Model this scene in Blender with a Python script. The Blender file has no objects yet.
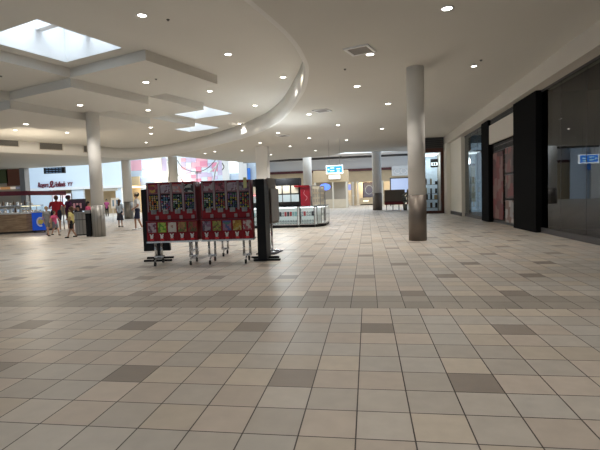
import bpy, bmesh, math, random
from mathutils import Vector, Matrix
random.seed(7)
PI = math.pi
C = bpy.context.scene.collection
V = Vector
# ------------------------------------------------------------ camera model
T = 0.33                       # floor tile, metres
CZ = 4.157 * T                 # eye height
FPX = 450.0
PITCH, YAW, ROLL = 0.0620559, 0.150894, -0.0333726
def cam_axes():
    cy, sy = math.cos(YAW), math.sin(YAW)
    f = V((-sy*math.cos(PITCH), cy*math.cos(PITCH), -math.sin(PITCH)))
    r = V((cy, sy, 0)); u = r.cross(f)
    return math.cos(ROLL)*r + math.sin(ROLL)*u, -math.sin(ROLL)*r + math.cos(ROLL)*u, f
CR, CU, CF = cam_axes()
CAM = V((0, 0, CZ))
def ray(x, y): return CF + CR*((x-300)/FPX) + CU*((225-y)/FPX)
def atz(x, y, z=0.0):
    d = ray(x, y); return CAM + d*((z-CZ)/d.z)
def aty(x, y, Y):
    d = ray(x, y); return CAM + d*(Y/d.y)
def atx(x, y, X):
    d = ray(x, y); return CAM + d*(X/d.x)

# ------------------------------------------------------------ materials
def mat(name, col, rough=0.5, metal=0.0, emit=0.0, ecol=None, noise=0.0, nscale=8.0, spec=0.5, bump=0.0):
    m = bpy.data.materials.new(name); m.use_nodes = True
    nt = m.node_tree; b = nt.nodes['Principled BSDF']
    b.inputs['Base Color'].default_value = (*col, 1)
    b.inputs['Roughness'].default_value = rough
    b.inputs['Metallic'].default_value = metal
    b.inputs['Specular IOR Level'].default_value = spec
    if emit:
        b.inputs['Emission Color'].default_value = (*(ecol or col), 1)
        b.inputs['Emission Strength'].default_value = emit*.55
    if noise or bump:
        tc = nt.nodes.new('ShaderNodeTexCoord'); nz = nt.nodes.new('ShaderNodeTexNoise')
        nz.inputs['Scale'].default_value = nscale; nz.inputs['Detail'].default_value = 4
        nt.links.new(tc.outputs['Object'], nz.inputs['Vector'])
        if noise:
            mr = nt.nodes.new('ShaderNodeMapRange')
            mr.inputs['To Min'].default_value = 1-noise; mr.inputs['To Max'].default_value = 1+noise
            nt.links.new(nz.outputs['Fac'], mr.inputs['Value'])
            mx = nt.nodes.new('ShaderNodeVectorMath'); mx.operation = 'SCALE'
            mx.inputs[0].default_value = col
            nt.links.new(mr.outputs['Result'], mx.inputs['Scale'])
            nt.links.new(mx.outputs['Vector'], b.inputs['Base Color'])
        if bump:
            bp = nt.nodes.new('ShaderNodeBump'); bp.inputs['Strength'].default_value = bump
            nt.links.new(nz.outputs['Fac'], bp.inputs['Height']); nt.links.new(bp.outputs['Normal'], b.inputs['Normal'])
    return m

def glass_mat(name, tint=(0.9, 0.95, 0.95), refl=1.0, base=0.04):
    m = bpy.data.materials.new(name); m.use_nodes = True
    nt = m.node_tree; nt.nodes.clear()
    o = nt.nodes.new('ShaderNodeOutputMaterial'); mx = nt.nodes.new('ShaderNodeMixShader')
    t = nt.nodes.new('ShaderNodeBsdfTransparent'); g = nt.nodes.new('ShaderNodeBsdfGlossy')
    t.inputs['Color'].default_value = (*tint, 1); g.inputs['Roughness'].default_value = 0.0
    fr = nt.nodes.new('ShaderNodeFresnel'); fr.inputs['IOR'].default_value = 1.5
    ml = nt.nodes.new('ShaderNodeMath'); ml.operation = 'MULTIPLY'; ml.inputs[1].default_value = refl
    ge = nt.nodes.new('ShaderNodeNewGeometry'); iv = nt.nodes.new('ShaderNodeMath'); iv.operation = 'SUBTRACT'; iv.inputs[0].default_value = 1.0
    fb = nt.nodes.new('ShaderNodeMath'); fb.operation = 'MULTIPLY'
    nt.links.new(ge.outputs['Backfacing'], iv.inputs[1]); nt.links.new(fr.outputs[0], ml.inputs[0])
    nt.links.new(ml.outputs[0], fb.inputs[0]); nt.links.new(iv.outputs[0], fb.inputs[1]); nt.links.new(fb.outputs[0], mx.inputs['Fac'])
    nt.links.new(t.outputs[0], mx.inputs[1]); nt.links.new(g.outputs[0], mx.inputs[2])
    nt.links.new(mx.outputs[0], o.inputs['Surface'])
    return m

def stripe_mat(name, c1, c2, scale, axis='X', rough=0.5, metal=0.0, ratio=0.5):
    m = mat(name, c1, rough, metal); nt = m.node_tree; b = nt.nodes['Principled BSDF']
    tc = nt.nodes.new('ShaderNodeTexCoord'); sp = nt.nodes.new('ShaderNodeSeparateXYZ')
    nt.links.new(tc.outputs['Object'], sp.inputs[0])
    mu = nt.nodes.new('ShaderNodeMath'); mu.operation = 'MULTIPLY'; mu.inputs[1].default_value = scale
    fr = nt.nodes.new('ShaderNodeMath'); fr.operation = 'FRACT'
    gt = nt.nodes.new('ShaderNodeMath'); gt.operation = 'GREATER_THAN'; gt.inputs[1].default_value = ratio
    mx = nt.nodes.new('ShaderNodeMix'); mx.data_type = 'RGBA'
    mx.inputs['A'].default_value = (*c1, 1); mx.inputs['B'].default_value = (*c2, 1)
    nt.links.new(sp.outputs[axis], mu.inputs[0]); nt.links.new(mu.outputs[0], fr.inputs[0])
    nt.links.new(fr.outputs[0], gt.inputs[0]); nt.links.new(gt.outputs[0], mx.inputs['Factor'])
    nt.links.new(mx.outputs['Result'], b.inputs['Base Color'])
    return m

def wood_mat(name, c1, c2, rough=0.5, scale=(1, 1, 9)):
    m = mat(name, c1, rough); nt = m.node_tree; b = nt.nodes['Principled BSDF']
    tc = nt.nodes.new('ShaderNodeTexCoord'); mp = nt.nodes.new('ShaderNodeMapping')
    mp.inputs['Scale'].default_value = scale
    nz = nt.nodes.new('ShaderNodeTexNoise'); nz.inputs['Scale'].default_value = 2; nz.inputs['Detail'].default_value = 6
    cr = nt.nodes.new('ShaderNodeValToRGB')
    cr.color_ramp.elements[0].color = (*c1, 1); cr.color_ramp.elements[1].color = (*c2, 1)
    cr.color_ramp.elements[0].position = .35; cr.color_ramp.elements[1].position = .65
    nt.links.new(tc.outputs['Object'], mp.inputs[0]); nt.links.new(mp.outputs[0], nz.inputs['Vector'])
    nt.links.new(nz.outputs['Fac'], cr.inputs[0]); nt.links.new(cr.outputs[0], b.inputs['Base Color'])
    return m

M = {}
def m_(name, *a, **k):
    M[name] = mat(name, *a, **k); return M[name]
m_('ceiling_paint', (.66, .635, .58), .9, noise=.03, nscale=.6)
m_('fascia_paint', (.78, .765, .73), .85, spec=.3, noise=.02, nscale=.8)
m_('bulkhead', (.60, .555, .49), .8, noise=.03, nscale=1)
m_('white_paint', (.82, .83, .84), .7, noise=.02, nscale=1)
m_('blue_white', (.72, .82, .92), .7, noise=.03, nscale=.5)
m_('column_paint', (.80, .77, .72), .6, noise=.02, nscale=2)
m_('steel', (.20, .17, .145), .48, .75, noise=.12, nscale=3)
m_('steel_grey', (.30, .29, .28), .45, .5, noise=.12, nscale=3)
m_('chrome', (.62, .62, .62), .25, 1.0)
m_('black', (.006, .006, .007), .55, spec=.25)
m_('black_wall', (.006, .006, .006), .8, spec=.05)
m_('black_gloss', (.012, .012, .013), .2)
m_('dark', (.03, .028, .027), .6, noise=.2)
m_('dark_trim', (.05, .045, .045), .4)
m_('dark_red', (.10, .015, .018), .4)
m_('red', (.26, .005, .012), .5, spec=.3, noise=.1, nscale=20)
m_('red_bright', (.75, .03, .03), .35)
m_('maroon', (.16, .01, .025), .4)
m_('silver_trim', (.30, .22, .22), .4, .3)
m_('beige', (.62, .50, .33), .7, noise=.08, nscale=2)
m_('beige_light', (.72, .64, .50), .7, noise=.06, nscale=2)
m_('cream', (.80, .76, .66), .7)
m_('tan_wall', (.52, .47, .40), .8, noise=.03)
m_('brown', (.10, .055, .03), .6, noise=.15)
m_('fabric_brown', (.13, .10, .075), .9, noise=.25, nscale=25)
m_('dark_wood', (.07, .022, .012), .4, noise=.3, nscale=6)
m_('white', (.85, .85, .85), .5)
m_('rubber', (.02, .02, .02), .7)
m_('pink', (.8, .12, .25), .7)
m_('lens', (1, .97, .9), .4, emit=10, ecol=(1, .95, .86))
m_('lens_dim', (1, .97, .9), .4, emit=1.2, ecol=(1, .95, .86))
m_('blue_lit', (.02, .18, .7), .4, emit=1.0, ecol=(.03, .28, 1))
m_('white_lit', (.9, .95, 1), .4, emit=1.3, ecol=(.85, .95, 1))
m_('case_lit', (.9, .95, 1), .4, emit=5, ecol=(.85, .95, 1))
m_('warm_lit', (1, .85, .6), .4, emit=1.6, ecol=(1, .82, .5))
m_('skin', (.55, .32, .22), .6); m_('skin_tan', (.40, .22, .14), .6)
m_('eye', (.02, .015, .01), .3)
m_('hair_black', (.012, .010, .010), .7, noise=.3, nscale=40)
m_('hair_brown', (.08, .04, .02), .7, noise=.3, nscale=40)
m_('hair_blond', (.42, .28, .13), .7, noise=.3, nscale=40)
M['wood'] = wood_mat('wood_panel', (.30, .19, .11), (.52, .37, .23), .5, (1.2, 1.2, 9))
M['glass'] = glass_mat('display_glass', (.93, .96, .96), 1.0)
M['pane_dull'] = glass_mat('machine_window', (.96, .96, .96), .35)
M['shop_glass'] = glass_mat('shop_window_glass', (.62, .66, .66), 1.15)
M['louvre'] = stripe_mat('vent_louvre', (.20, .19, .17), (.07, .065, .06), 14, 'Z', .6)
M['fluted'] = stripe_mat('fluted_steel', (.30, .285, .26), (.19, .18, .165), 9, 'X', .4, .5, .8)
M['dark_slats'] = stripe_mat('dark_slats', (.05, .048, .045), (.015, .015, .015), 8, 'Z', .5)

# ------------------------------------------------------------ mesh helpers
def box(bm, x0, x1, y0, y1, z0, z1, mi=0):
    vs = [bm.verts.new((x, y, z)) for z in (z0, z1) for y in (y0, y1) for x in (x0, x1)]
    for f in ((0, 2, 3, 1), (4, 5, 7, 6), (0, 1, 5, 4), (2, 6, 7, 3), (0, 4, 6, 2), (1, 3, 7, 5)):
        fc = bm.faces.new([vs[i] for i in f]); fc.material_index = mi
    return vs
def prism(bm, pts, z0, z1, mi=0):
    a = [bm.verts.new((x, y, z0)) for x, y in pts]; b = [bm.verts.new((x, y, z1)) for x, y in pts]
    n = len(pts)
    fs = [bm.faces.new(list(reversed(a))), bm.faces.new(b)]
    for i in range(n): fs.append(bm.faces.new((a[i], a[(i+1) % n], b[(i+1) % n], b[i])))
    for f in fs: f.material_index = mi
def extr(bm, pts3, d, mi=0):
    """polygon of 3d points extruded by vector d"""
    d = V(d); a = [bm.verts.new(p) for p in pts3]; b = [bm.verts.new(V(p)+d) for p in pts3]; n = len(a)
    fs = [bm.faces.new(list(reversed(a))), bm.faces.new(b)]
    for i in range(n): fs.append(bm.faces.new((a[i], a[(i+1) % n], b[(i+1) % n], b[i])))
    for f in fs: f.material_index = mi
def frame_of(d):
    d = d.normalized(); a = V((0, 0, 1)) if abs(d.z) < .9 else V((1, 0, 0))
    u = d.cross(a).normalized(); return u, d.cross(u)
def cyl(bm, p0, p1, r0, r1=None, seg=12, mi=0, smooth=True):
    p0, p1 = V(p0), V(p1); r1 = r0 if r1 is None else r1
    u, w = frame_of(p1-p0)
    A = [bm.verts.new(p0+(u*math.cos(2*PI*i/seg)+w*math.sin(2*PI*i/seg))*r0) for i in range(seg)]
    B = [bm.verts.new(p1+(u*math.cos(2*PI*i/seg)+w*math.sin(2*PI*i/seg))*r1) for i in range(seg)]
    for i in range(seg):
        f = bm.faces.new((A[i], B[i], B[(i+1) % seg], A[(i+1) % seg])); f.smooth = smooth; f.material_index = mi
    f = bm.faces.new(A); f.material_index = mi
    f = bm.faces.new(list(reversed(B))); f.material_index = mi
def tube(bm, pts, r, seg=8, mi=0):
    pts = [V(p) for p in pts]; rings = []
    for k, p in enumerate(pts):
        d = (pts[min(k+1, len(pts)-1)]-pts[max(k-1, 0)])
        u, w = frame_of(d)
        rings.append([bm.verts.new(p+(u*math.cos(2*PI*i/seg)+w*math.sin(2*PI*i/seg))*r) for i in range(seg)])
    for a, b in zip(rings, rings[1:]):
        for i in range(seg):
            f = bm.faces.new((a[i], b[i], b[(i+1) % seg], a[(i+1) % seg])); f.smooth = True; f.material_index = mi
    bm.faces.new(rings[0]).material_index = mi; bm.faces.new(list(reversed(rings[-1]))).material_index = mi
def lathe(bm, prof, c=(0, 0, 0), seg=24, mi=0):
    c = V(c); rings = []
    for r, z in prof:
        rings.append([bm.verts.new(c+V((r*math.cos(2*PI*i/seg), r*math.sin(2*PI*i/seg), z))) for i in range(seg)])
    for a, b in zip(rings, rings[1:]):
        for i in range(seg):
            f = bm.faces.new((a[i], a[(i+1) % seg], b[(i+1) % seg], b[i])); f.smooth = True; f.material_index = mi
    bm.faces.new(list(reversed(rings[0]))).material_index = mi; bm.faces.new(rings[-1]).material_index = mi
def ball(bm, c, r, s=(1, 1, 1), sub=2, mi=0):
    mtx = Matrix.Translation(V(c)) @ Matrix.Diagonal((r*s[0], r*s[1], r*s[2], 1))
    res = bmesh.ops.create_icosphere(bm, subdivisions=sub, radius=1, matrix=mtx)
    for v in res['verts']:
        for f in v.link_faces: f.material_index = mi; f.smooth = True
def rbox(bm, x0, x1, y0, y1, z0, z1, b=.02, mi=0):
    t = bmesh.new(); box(t, x0, x1, y0, y1, z0, z1, mi)
    bmesh.ops.bevel(t, geom=list(t.edges), offset=b, segments=2, affect='EDGES', profile=.6)
    for f in t.faces: f.material_index = mi
    me = bpy.data.meshes.new('tmp'); t.to_mesh(me); t.free(); bm.from_mesh(me); bpy.data.meshes.remove(me)

def mesh(name, bm, mats, parent=None, loc=None, recalc=True):
    if recalc: bmesh.ops.recalc_face_normals(bm, faces=bm.faces)
    me = bpy.data.meshes.new(name); bm.to_mesh(me); bm.free()
    if not isinstance(mats, (list, tuple)): mats = [mats]
    for m in mats: me.materials.append(M[m] if isinstance(m, str) else m)
    o = bpy.data.objects.new(name, me); C.objects.link(o)
    if parent: o.parent = parent
    if loc is not None: o.location = loc
    return o
def one(name, fn, mats, parent=None, loc=None, **k):
    bm = bmesh.new(); fn(bm); return mesh(name, bm, mats, parent, loc, **k)
def thing(name, label, cat, loc=(0, 0, 0), rz=0, group=None):
    o = bpy.data.objects.new(name, None); C.objects.link(o)
    o.empty_display_size = .1
    o.location = loc; o.rotation_euler = (0, 0, rz)
    return tag(o, label, cat, group)
def tag(o, label, cat, group=None, kind=None):
    o['label'] = label; o['category'] = cat
    if group: o['group'] = group
    if kind: o['kind'] = kind
    return o
def struct(name, bm, mats, parent=None, loc=None, **k):
    o = mesh(name, bm, mats, parent, loc, **k)
    if not parent: o['kind'] = 'structure'
    return o
def dup(root, loc=None, rz=None, label=None):
    r = root.copy(); C.objects.link(r)
    if loc is not None: r.location = loc
    if rz is not None: r.rotation_euler = (0, 0, rz)
    if label: r['label'] = label
    for ch in list(root.children):
        c = ch.copy(); C.objects.link(c); c.parent = r
        for g in ch.children:
            d = g.copy(); C.objects.link(d); d.parent = c
    return r
def text(name, s, size, m, parent, loc, rot=(PI/2, 0, 0), shear=0.0, depth=.01, align='LEFT', sx=1.0):
    cu = bpy.data.curves.new(name, 'FONT'); cu.body = s; cu.size = size; cu.extrude = depth
    cu.shear = shear; cu.align_x = align
    t = bpy.data.objects.new('t', cu); C.objects.link(t)
    bpy.context.view_layer.update()
    me = bpy.data.meshes.new_from_object(t.evaluated_get(bpy.context.evaluated_depsgraph_get()))
    bpy.data.objects.remove(t)
    me.materials.clear(); me.materials.append(M[m])
    o = bpy.data.objects.new(name, me); C.objects.link(o)
    o.parent = parent; o.location = loc; o.rotation_euler = rot; o.scale = (sx, 1, 1)
    return o
def point_light(name, loc, power, col, r=.2):
    l = bpy.data.lights.new(name, 'POINT'); l.energy = power; l.color = col; l.shadow_soft_size = r
    o = bpy.data.objects.new(name, l); C.objects.link(o); o.location = loc; return o
def area(name, loc, rot, sx, sy, power, col, spread=PI):
    l = bpy.data.lights.new(name, 'AREA'); l.shape = 'RECTANGLE'; l.size = sx; l.size_y = sy
    l.energy = power; l.color = col; l.spread = spread
    o = bpy.data.objects.new(name, l); C.objects.link(o); o.location = loc; o.rotation_euler = rot; return o
def spot(name, loc, power, col=(1, .95, .88), ang=1.9, blend=.6):
    l = bpy.data.lights.new(name, 'SPOT'); l.energy = power; l.color = col; l.spot_size = ang; l.spot_blend = blend
    l.shadow_soft_size = .08
    o = bpy.data.objects.new(name, l); C.objects.link(o); o.location = loc; return o

# ------------------------------------------------------------ floor: every tile its own colour, grout as gaps
JY = 16.49                               # joint between the two tile fields (tile units)
def tile_colour(cx, cy, near):
    h = random.Random(hash((round(cx*10), round(cy*10), near)))
    base = V((.52, .475, .42))
    g = h.random()
    tint = h.choice([V((1, 1, 1)), V((1.04, 1.0, .94)), V((.96, .98, 1.0)), V((1.03, .98, .95)), V((.93, .93, .93))])
    c = V([base[i]*tint[i]*(.93+.14*g) for i in range(3)])
    return c
def near_accent(i, j):                    # i: column index, centre i+.2 ; j: row centre
    return (j % 4 == 2) and ((i - (0 if j % 8 == 6 else 2)) % 4 == 0)
def build_floor():
    bm = bmesh.new(); lay = bm.loops.layers.float_color.new('tile_colour')
    def tile(x0, x1, y0, y1, col):
        vs = [bm.verts.new(p) for p in ((x0*T, y0*T, 0), (x1*T, y0*T, 0), (x1*T, y1*T, 0), (x0*T, y1*T, 0))]
        f = bm.faces.new(vs)
        for l in f.loops: l[lay] = (*col, 1)
    accent = V((.29, .25, .215)); band = V((.355, .32, .275))
    X0, X1 = -150, 17
    for j in range(-36, 17):              # near field rows, centre j (from j-.5 to j+.5)
        for i in range(X0 if j > 8 else -60, X1+20):
            c = tile_colour(i, j, 1)
            if near_accent(i, j): c = accent*(.9+.2*random.random())
            tile(i-.3, i+.7, j-.5, j+.5, c)
    for j in range(17, 195):              # far field
        xa = X0
        for i in range(xa, X1):
            c = tile_colour(i, j, 0)
            if j in (17, 18): c = band*(.88+.24*random.random())
            elif j % 4 == 3 and (i - (1 if j % 8 == 3 else 3)) % 4 == 0: c = accent*(.9+.25*random.random())
            tile(i+.27, i+1.27, j-.5, j+.5, c)
    bmesh.ops.remove_doubles(bm, verts=bm.verts, dist=.0001)
    m = bpy.data.materials.new('floor_tiles'); m.use_nodes = True
    nt = m.node_tree; b = nt.nodes['Principled BSDF']
    N, L = nt.nodes.new, nt.links.new
    at = N('ShaderNodeAttribute'); at.attribute_name = 'tile_colour'
    tc = N('ShaderNodeTexCoord'); sp = N('ShaderNodeSeparateXYZ'); L(tc.outputs['Object'], sp.inputs[0])
    def mth(op, a, bb=None, cc=None):
        n = N('ShaderNodeMath'); n.operation = op
        for k, s in enumerate((a, bb, cc)):
            if s is None: continue
            if isinstance(s, (int, float)): n.inputs[k].default_value = s
            else: L(s, n.inputs[k])
        return n.outputs[0]
    tx = mth('MULTIPLY', sp.outputs['X'], 1/T); ty = mth('MULTIPLY', sp.outputs['Y'], 1/T)
    far = mth('GREATER_THAN', ty, JY)
    off = mth('MULTIPLY_ADD', far, -.57, .30)            # near grid starts at -.3, far at +.27
    def edge(s):
        f = mth('FRACT', s); a = mth('SUBTRACT', 1.0, f); return mth('MINIMUM', f, a)
    e1 = edge(mth('ADD', tx, off)); e2 = edge(mth('ADD', ty, .5))
    e = mth('MINIMUM', e1, e2)
    gr = mth('LESS_THAN', e, .013)
    nz = N('ShaderNodeTexNoise'); nz.inputs['Scale'].default_value = 7; nz.inputs['Detail'].default_value = 5
    L(tc.outputs['Object'], nz.inputs['Vector'])
    mr = N('ShaderNodeMapRange'); mr.inputs['To Min'].default_value = .86; mr.inputs['To Max'].default_value = 1.14
    L(nz.outputs['Fac'], mr.inputs['Value'])
    sc = N('ShaderNodeVectorMath'); sc.operation = 'SCALE'
    L(at.outputs['Color'], sc.inputs[0]); L(mr.outputs['Result'], sc.inputs['Scale'])
    mx = N('ShaderNodeMix'); mx.data_type = 'RGBA'; mx.inputs['B'].default_value = (.055, .042, .036, 1)
    L(gr, mx.inputs['Factor']); L(sc.outputs['Vector'], mx.inputs['A']); L(mx.outputs['Result'], b.inputs['Base Color'])
    b.inputs['Roughness'].default_value = .36
    rr = N('ShaderNodeMapRange'); rr.inputs['To Min'].default_value = .36; rr.inputs['To Max'].default_value = .52
    L(nz.outputs['Fac'], rr.inputs['Value']); L(rr.outputs['Result'], b.inputs['Roughness'])
    bp = N('ShaderNodeBump'); bp.inputs['Strength'].default_value = .15; bp.inputs['Distance'].default_value = .004
    inv = mth('SUBTRACT', 1.0, gr); L(inv, bp.inputs['Height']); L(bp.outputs['Normal'], b.inputs['Normal'])
    struct('floor', bm, m, recalc=False)
build_floor()

# ------------------------------------------------------------ ceilings
H = 4.95; L0 = 5.75; DL = .30; YF = 62.0
def catmull(pts, n=6):
    out = []; N_ = len(pts)
    for i in range(N_):
        p0, p1, p2, p3 = [V(pts[(i+k-1) % N_]) for k in range(4)]
        for s in range(n):
            t = s/n
            out.append(.5*((2*p1)+(p2-p0)*t+(2*p0-5*p1+4*p2-p3)*t*t+(3*p1-p0-3*p2+p3)*t*t*t))
    return [(p.x, p.y) for p in out]
ROT = catmull([(-2.14, 8.07), (-1.72, 10.1), (-1.62, 11.7), (-1.72, 13.2), (-2.35, 16.1), (-4.19, 21.3), (-6.8, 25.5),
               (-10.4, 29.3), (-13.8, 32.3), (-17.2, 34.1), (-19.6, 33.4), (-20.6, 30.8), (-23.7, 26.4), (-27.5, 20),
               (-29.5, 11), (-28, 2), (-22, -4), (-13, -5.5), (-6.5, -2.5), (-3.2, 3.5)])
def fill_loops(bm, loops, z):
    es = []
    for lp in loops:
        vs = [bm.verts.new((x, y, z)) for x, y in lp]
        es += [bm.edges.new((vs[i], vs[(i+1) % len(vs)])) for i in range(len(vs))]
    bmesh.ops.triangle_fill(bm, edges=es, use_beauty=True)
edge_px = [(128, 160.5), (175, 156), (215, 160), (250, 163), (271, 160.5), (330, 155.5), (345, 152.5), (440, 150)]
ep = [atz(*p, H) for p in edge_px]
outer = [(5.0, -12), (5.0, ep[-1].y)] + [(p.x, p.y) for p in reversed(ep)] + [(-25.4, 38.2), (-36, 39.0), (-50, 39.5), (-50, -12)]
area_sgn = sum(ROT[i-1][0]*ROT[i][1]-ROT[i][0]*ROT[i-1][1] for i in range(len(ROT)))
def offset_loop(lp, d):
    out = []; n = len(lp)
    for i in range(n):
        a, b = V(lp[i-1]), V(lp[(i+1) % n]); t = (b-a).normalized()
        out.append((lp[i][0]+t.y*d, lp[i][1]-t.x*d))
    return out
RO = offset_loop(ROT, .12 if area_sgn > 0 else -.12)
bm = bmesh.new(); fill_loops(bm, [outer, RO], H)
r = bmesh.ops.extrude_face_region(bm, geom=list(bm.faces))
bmesh.ops.translate(bm, verts=[g for g in r['geom'] if isinstance(g, bmesh.types.BMVert)], vec=(0, 0, .12))
struct('ceiling', bm, 'ceiling_paint')
# fascia ring round the raised rotunda
bm = bmesh.new(); n = len(ROT)
ra = [[bm.verts.new((x, y, z)) for x, y in lp] for lp, z in ((ROT, H-.0), (ROT, L0), (RO, L0), (RO, H-.0))]
for k in range(4):
    a, b = ra[k], ra[(k+1) % 4]
    for i in range(n):
        f = bm.faces.new((a[i], a[(i+1) % n], b[(i+1) % n], b[i])); f.smooth = (k in (0, 2))
struct('trim_1', bm, 'fascia_paint')
# stepped rotunda ceiling
G0 = V((-6.22, 12.44)); GU = V((.3209, .9471)); GV = V((-.9471, .3209)); GS = 3.32
def gp(u, v): p = G0+(GU*u+GV*v)*GS; return (p.x, p.y)
def ginv(x, y):
    d = V((x, y))-G0; return d.dot(GU)/GS, d.dot(GV)/GS
def level(i, j): return max(0, 3-abs(i)-abs(j-2))
def cell_sq(i, j, ins=0): return [gp(i+ins, j+ins), gp(i+1-ins, j+ins), gp(i+1-ins, j+1-ins), gp(i+ins, j+1-ins)]
SKY = [(-1, 0), (2, 1), (3, 2), (-2, 1), (-3, 2)]  # last two lie out of view, kept for the light they give
bm = bmesh.new(); fill_loops(bm, [RO]+[cell_sq(i, j, .13) for i, j in SKY], L0)
for i in range(-3, 4):
    for j in range(-1, 6):
        k = level(i, j)
        if k > 0: prism(bm, cell_sq(i, j), L0-k*DL, L0+.03)
struct('ceiling', bm, 'ceiling_paint')
for (i, j) in SKY:                         # skylight shafts
    bm = bmesh.new(); sq = cell_sq(i, j, .13); so = cell_sq(i, j, .10)
    for k in range(4):
        a, b = sq[k], sq[(k+1) % 4]; c, d = so[k], so[(k+1) % 4]
        extr(bm, [(a[0], a[1], L0+.012), (b[0], b[1], L0+.012), (b[0], b[1], L0+1.6), (a[0], a[1], L0+1.6)], ((c[0]-a[0]+d[0]-b[0])/2, (c[1]-a[1]+d[1]-b[1])/2, 0))
    # cross beam
    a, b = V(gp(i+.14, j+.55)), V(gp(i+.86, j+.55)); w = GV*.12
    prism(bm, [(a-w)[:], (b-w)[:], (b+w)[:], (a+w)[:]], L0+.62, L0+.90)
    a, b = V(gp(i+.62, j+.14)), V(gp(i+.62, j+.86)); w = GU*.10
    prism(bm, [(a-w)[:], (b-w)[:], (b+w)[:], (a+w)[:]], L0+.70, L0+.90)
    struct('window_%d' % (SKY.index((i, j))+1), bm, 'white_paint')
# high ceilings beyond the main slab
struct_bm = bmesh.new()
box(struct_bm, -14, 12, 34, YF+.5, 6.3, 6.4); struct('ceiling', struct_bm, 'white_paint')
bm = bmesh.new(); box(bm, -60, -14, 33, YF+2, 9.6, 9.75); struct('ceiling', bm, 'white_paint')
bm = bmesh.new(); box(bm, -14.1, -14, 34, YF+.5, 6.3, 9.6); struct('wall_upper', bm, 'blue_white')
bm = bmesh.new()
for y0 in (38.5, 46, 54):
    for x0 in (-50, -42, -34, -26, -18): box(bm, x0, x0+6, y0, y0+4.5, 9.55, 9.6)
M['glow_pane'] = mat('added_glow', (.8, .9, 1), .4, emit=.7, ecol=(.80, .92, 1))  # glowing ceiling panes added to light the far areas
struct('window_20', bm, 'glow_pane')
bm = bmesh.new()  # same added glow panes over the far walkway
for y0 in (41, 50): box(bm, -7, 4, y0, y0+3.5, 6.26, 6.3)
struct('window_21', bm, 'glow_pane')

# ------------------------------------------------------------ right hand storefronts (x about 5.4)
XR = 5.4
bm = bmesh.new(); box(bm, 5.0, 5.2, -12, 31, 4.42, 5.07); box(bm, 5.2, 5.7, -12, 31, 4.42, 4.5); struct('trim_2', bm, 'bulkhead')
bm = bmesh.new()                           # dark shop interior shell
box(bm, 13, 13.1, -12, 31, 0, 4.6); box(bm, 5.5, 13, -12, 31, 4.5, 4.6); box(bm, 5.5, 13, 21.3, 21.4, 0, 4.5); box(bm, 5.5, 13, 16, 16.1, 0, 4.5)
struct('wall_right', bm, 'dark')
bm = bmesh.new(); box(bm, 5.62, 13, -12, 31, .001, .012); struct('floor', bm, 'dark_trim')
def glazing(name, label_n, y0, y1, mullions):
    bm = bmesh.new(); box(bm, XR-.03, XR+.06, y0, y1, 0, .16); box(bm, XR-.02, XR+.05, y0, y1, 4.36, 4.42)
    for y in mullions: box(bm, XR-.004, XR+.012, y-.008, y+.008, .16, 4.36)
    fr = struct(name, bm, 'dark_trim')
    bm = bmesh.new(); box(bm, XR, XR+.012, y0, y1, .16, 4.36); mesh('pane', bm, 'shop_glass', fr)
glazing('window_31', 0, -12, 15.1, [-2, 1, 4, 7, 10.0, 12.2, 13.7])
glazing('window_32', 0, 21.9, 26.3, [23.4, 24.9])
bm = bmesh.new(); box(bm, 5.22, 5.7, 15.1, 17.3, 0, 4.419); struct('wall_pillar', bm, 'black_wall')
bm = bmesh.new(); box(bm, 5.22, 5.7, 20.7, 21.9, 0, 4.419); struct('wall_pillar', bm, 'black_wall')
bm = bmesh.new(); box(bm, 5.35, 5.6, 17.3, 20.7, 4.0, 4.419)
for k in range(6): box(bm, 5.31, 5.35, 17.3, 20.7, 4.03+k*.07, 4.06+k*.07)
struct('trim_3', bm, 'dark_slats')
# blank sign band over the gate
p = one('sign_band', lambda b: rbox(b, -.05, .05, -1.68, 1.68, 0, .80, .015), 'bulkhead', loc=(5.30, 19, 3.36))
tag(p, 'blank beige sign band above the shuttered shop entrance', 'sign')
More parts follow.
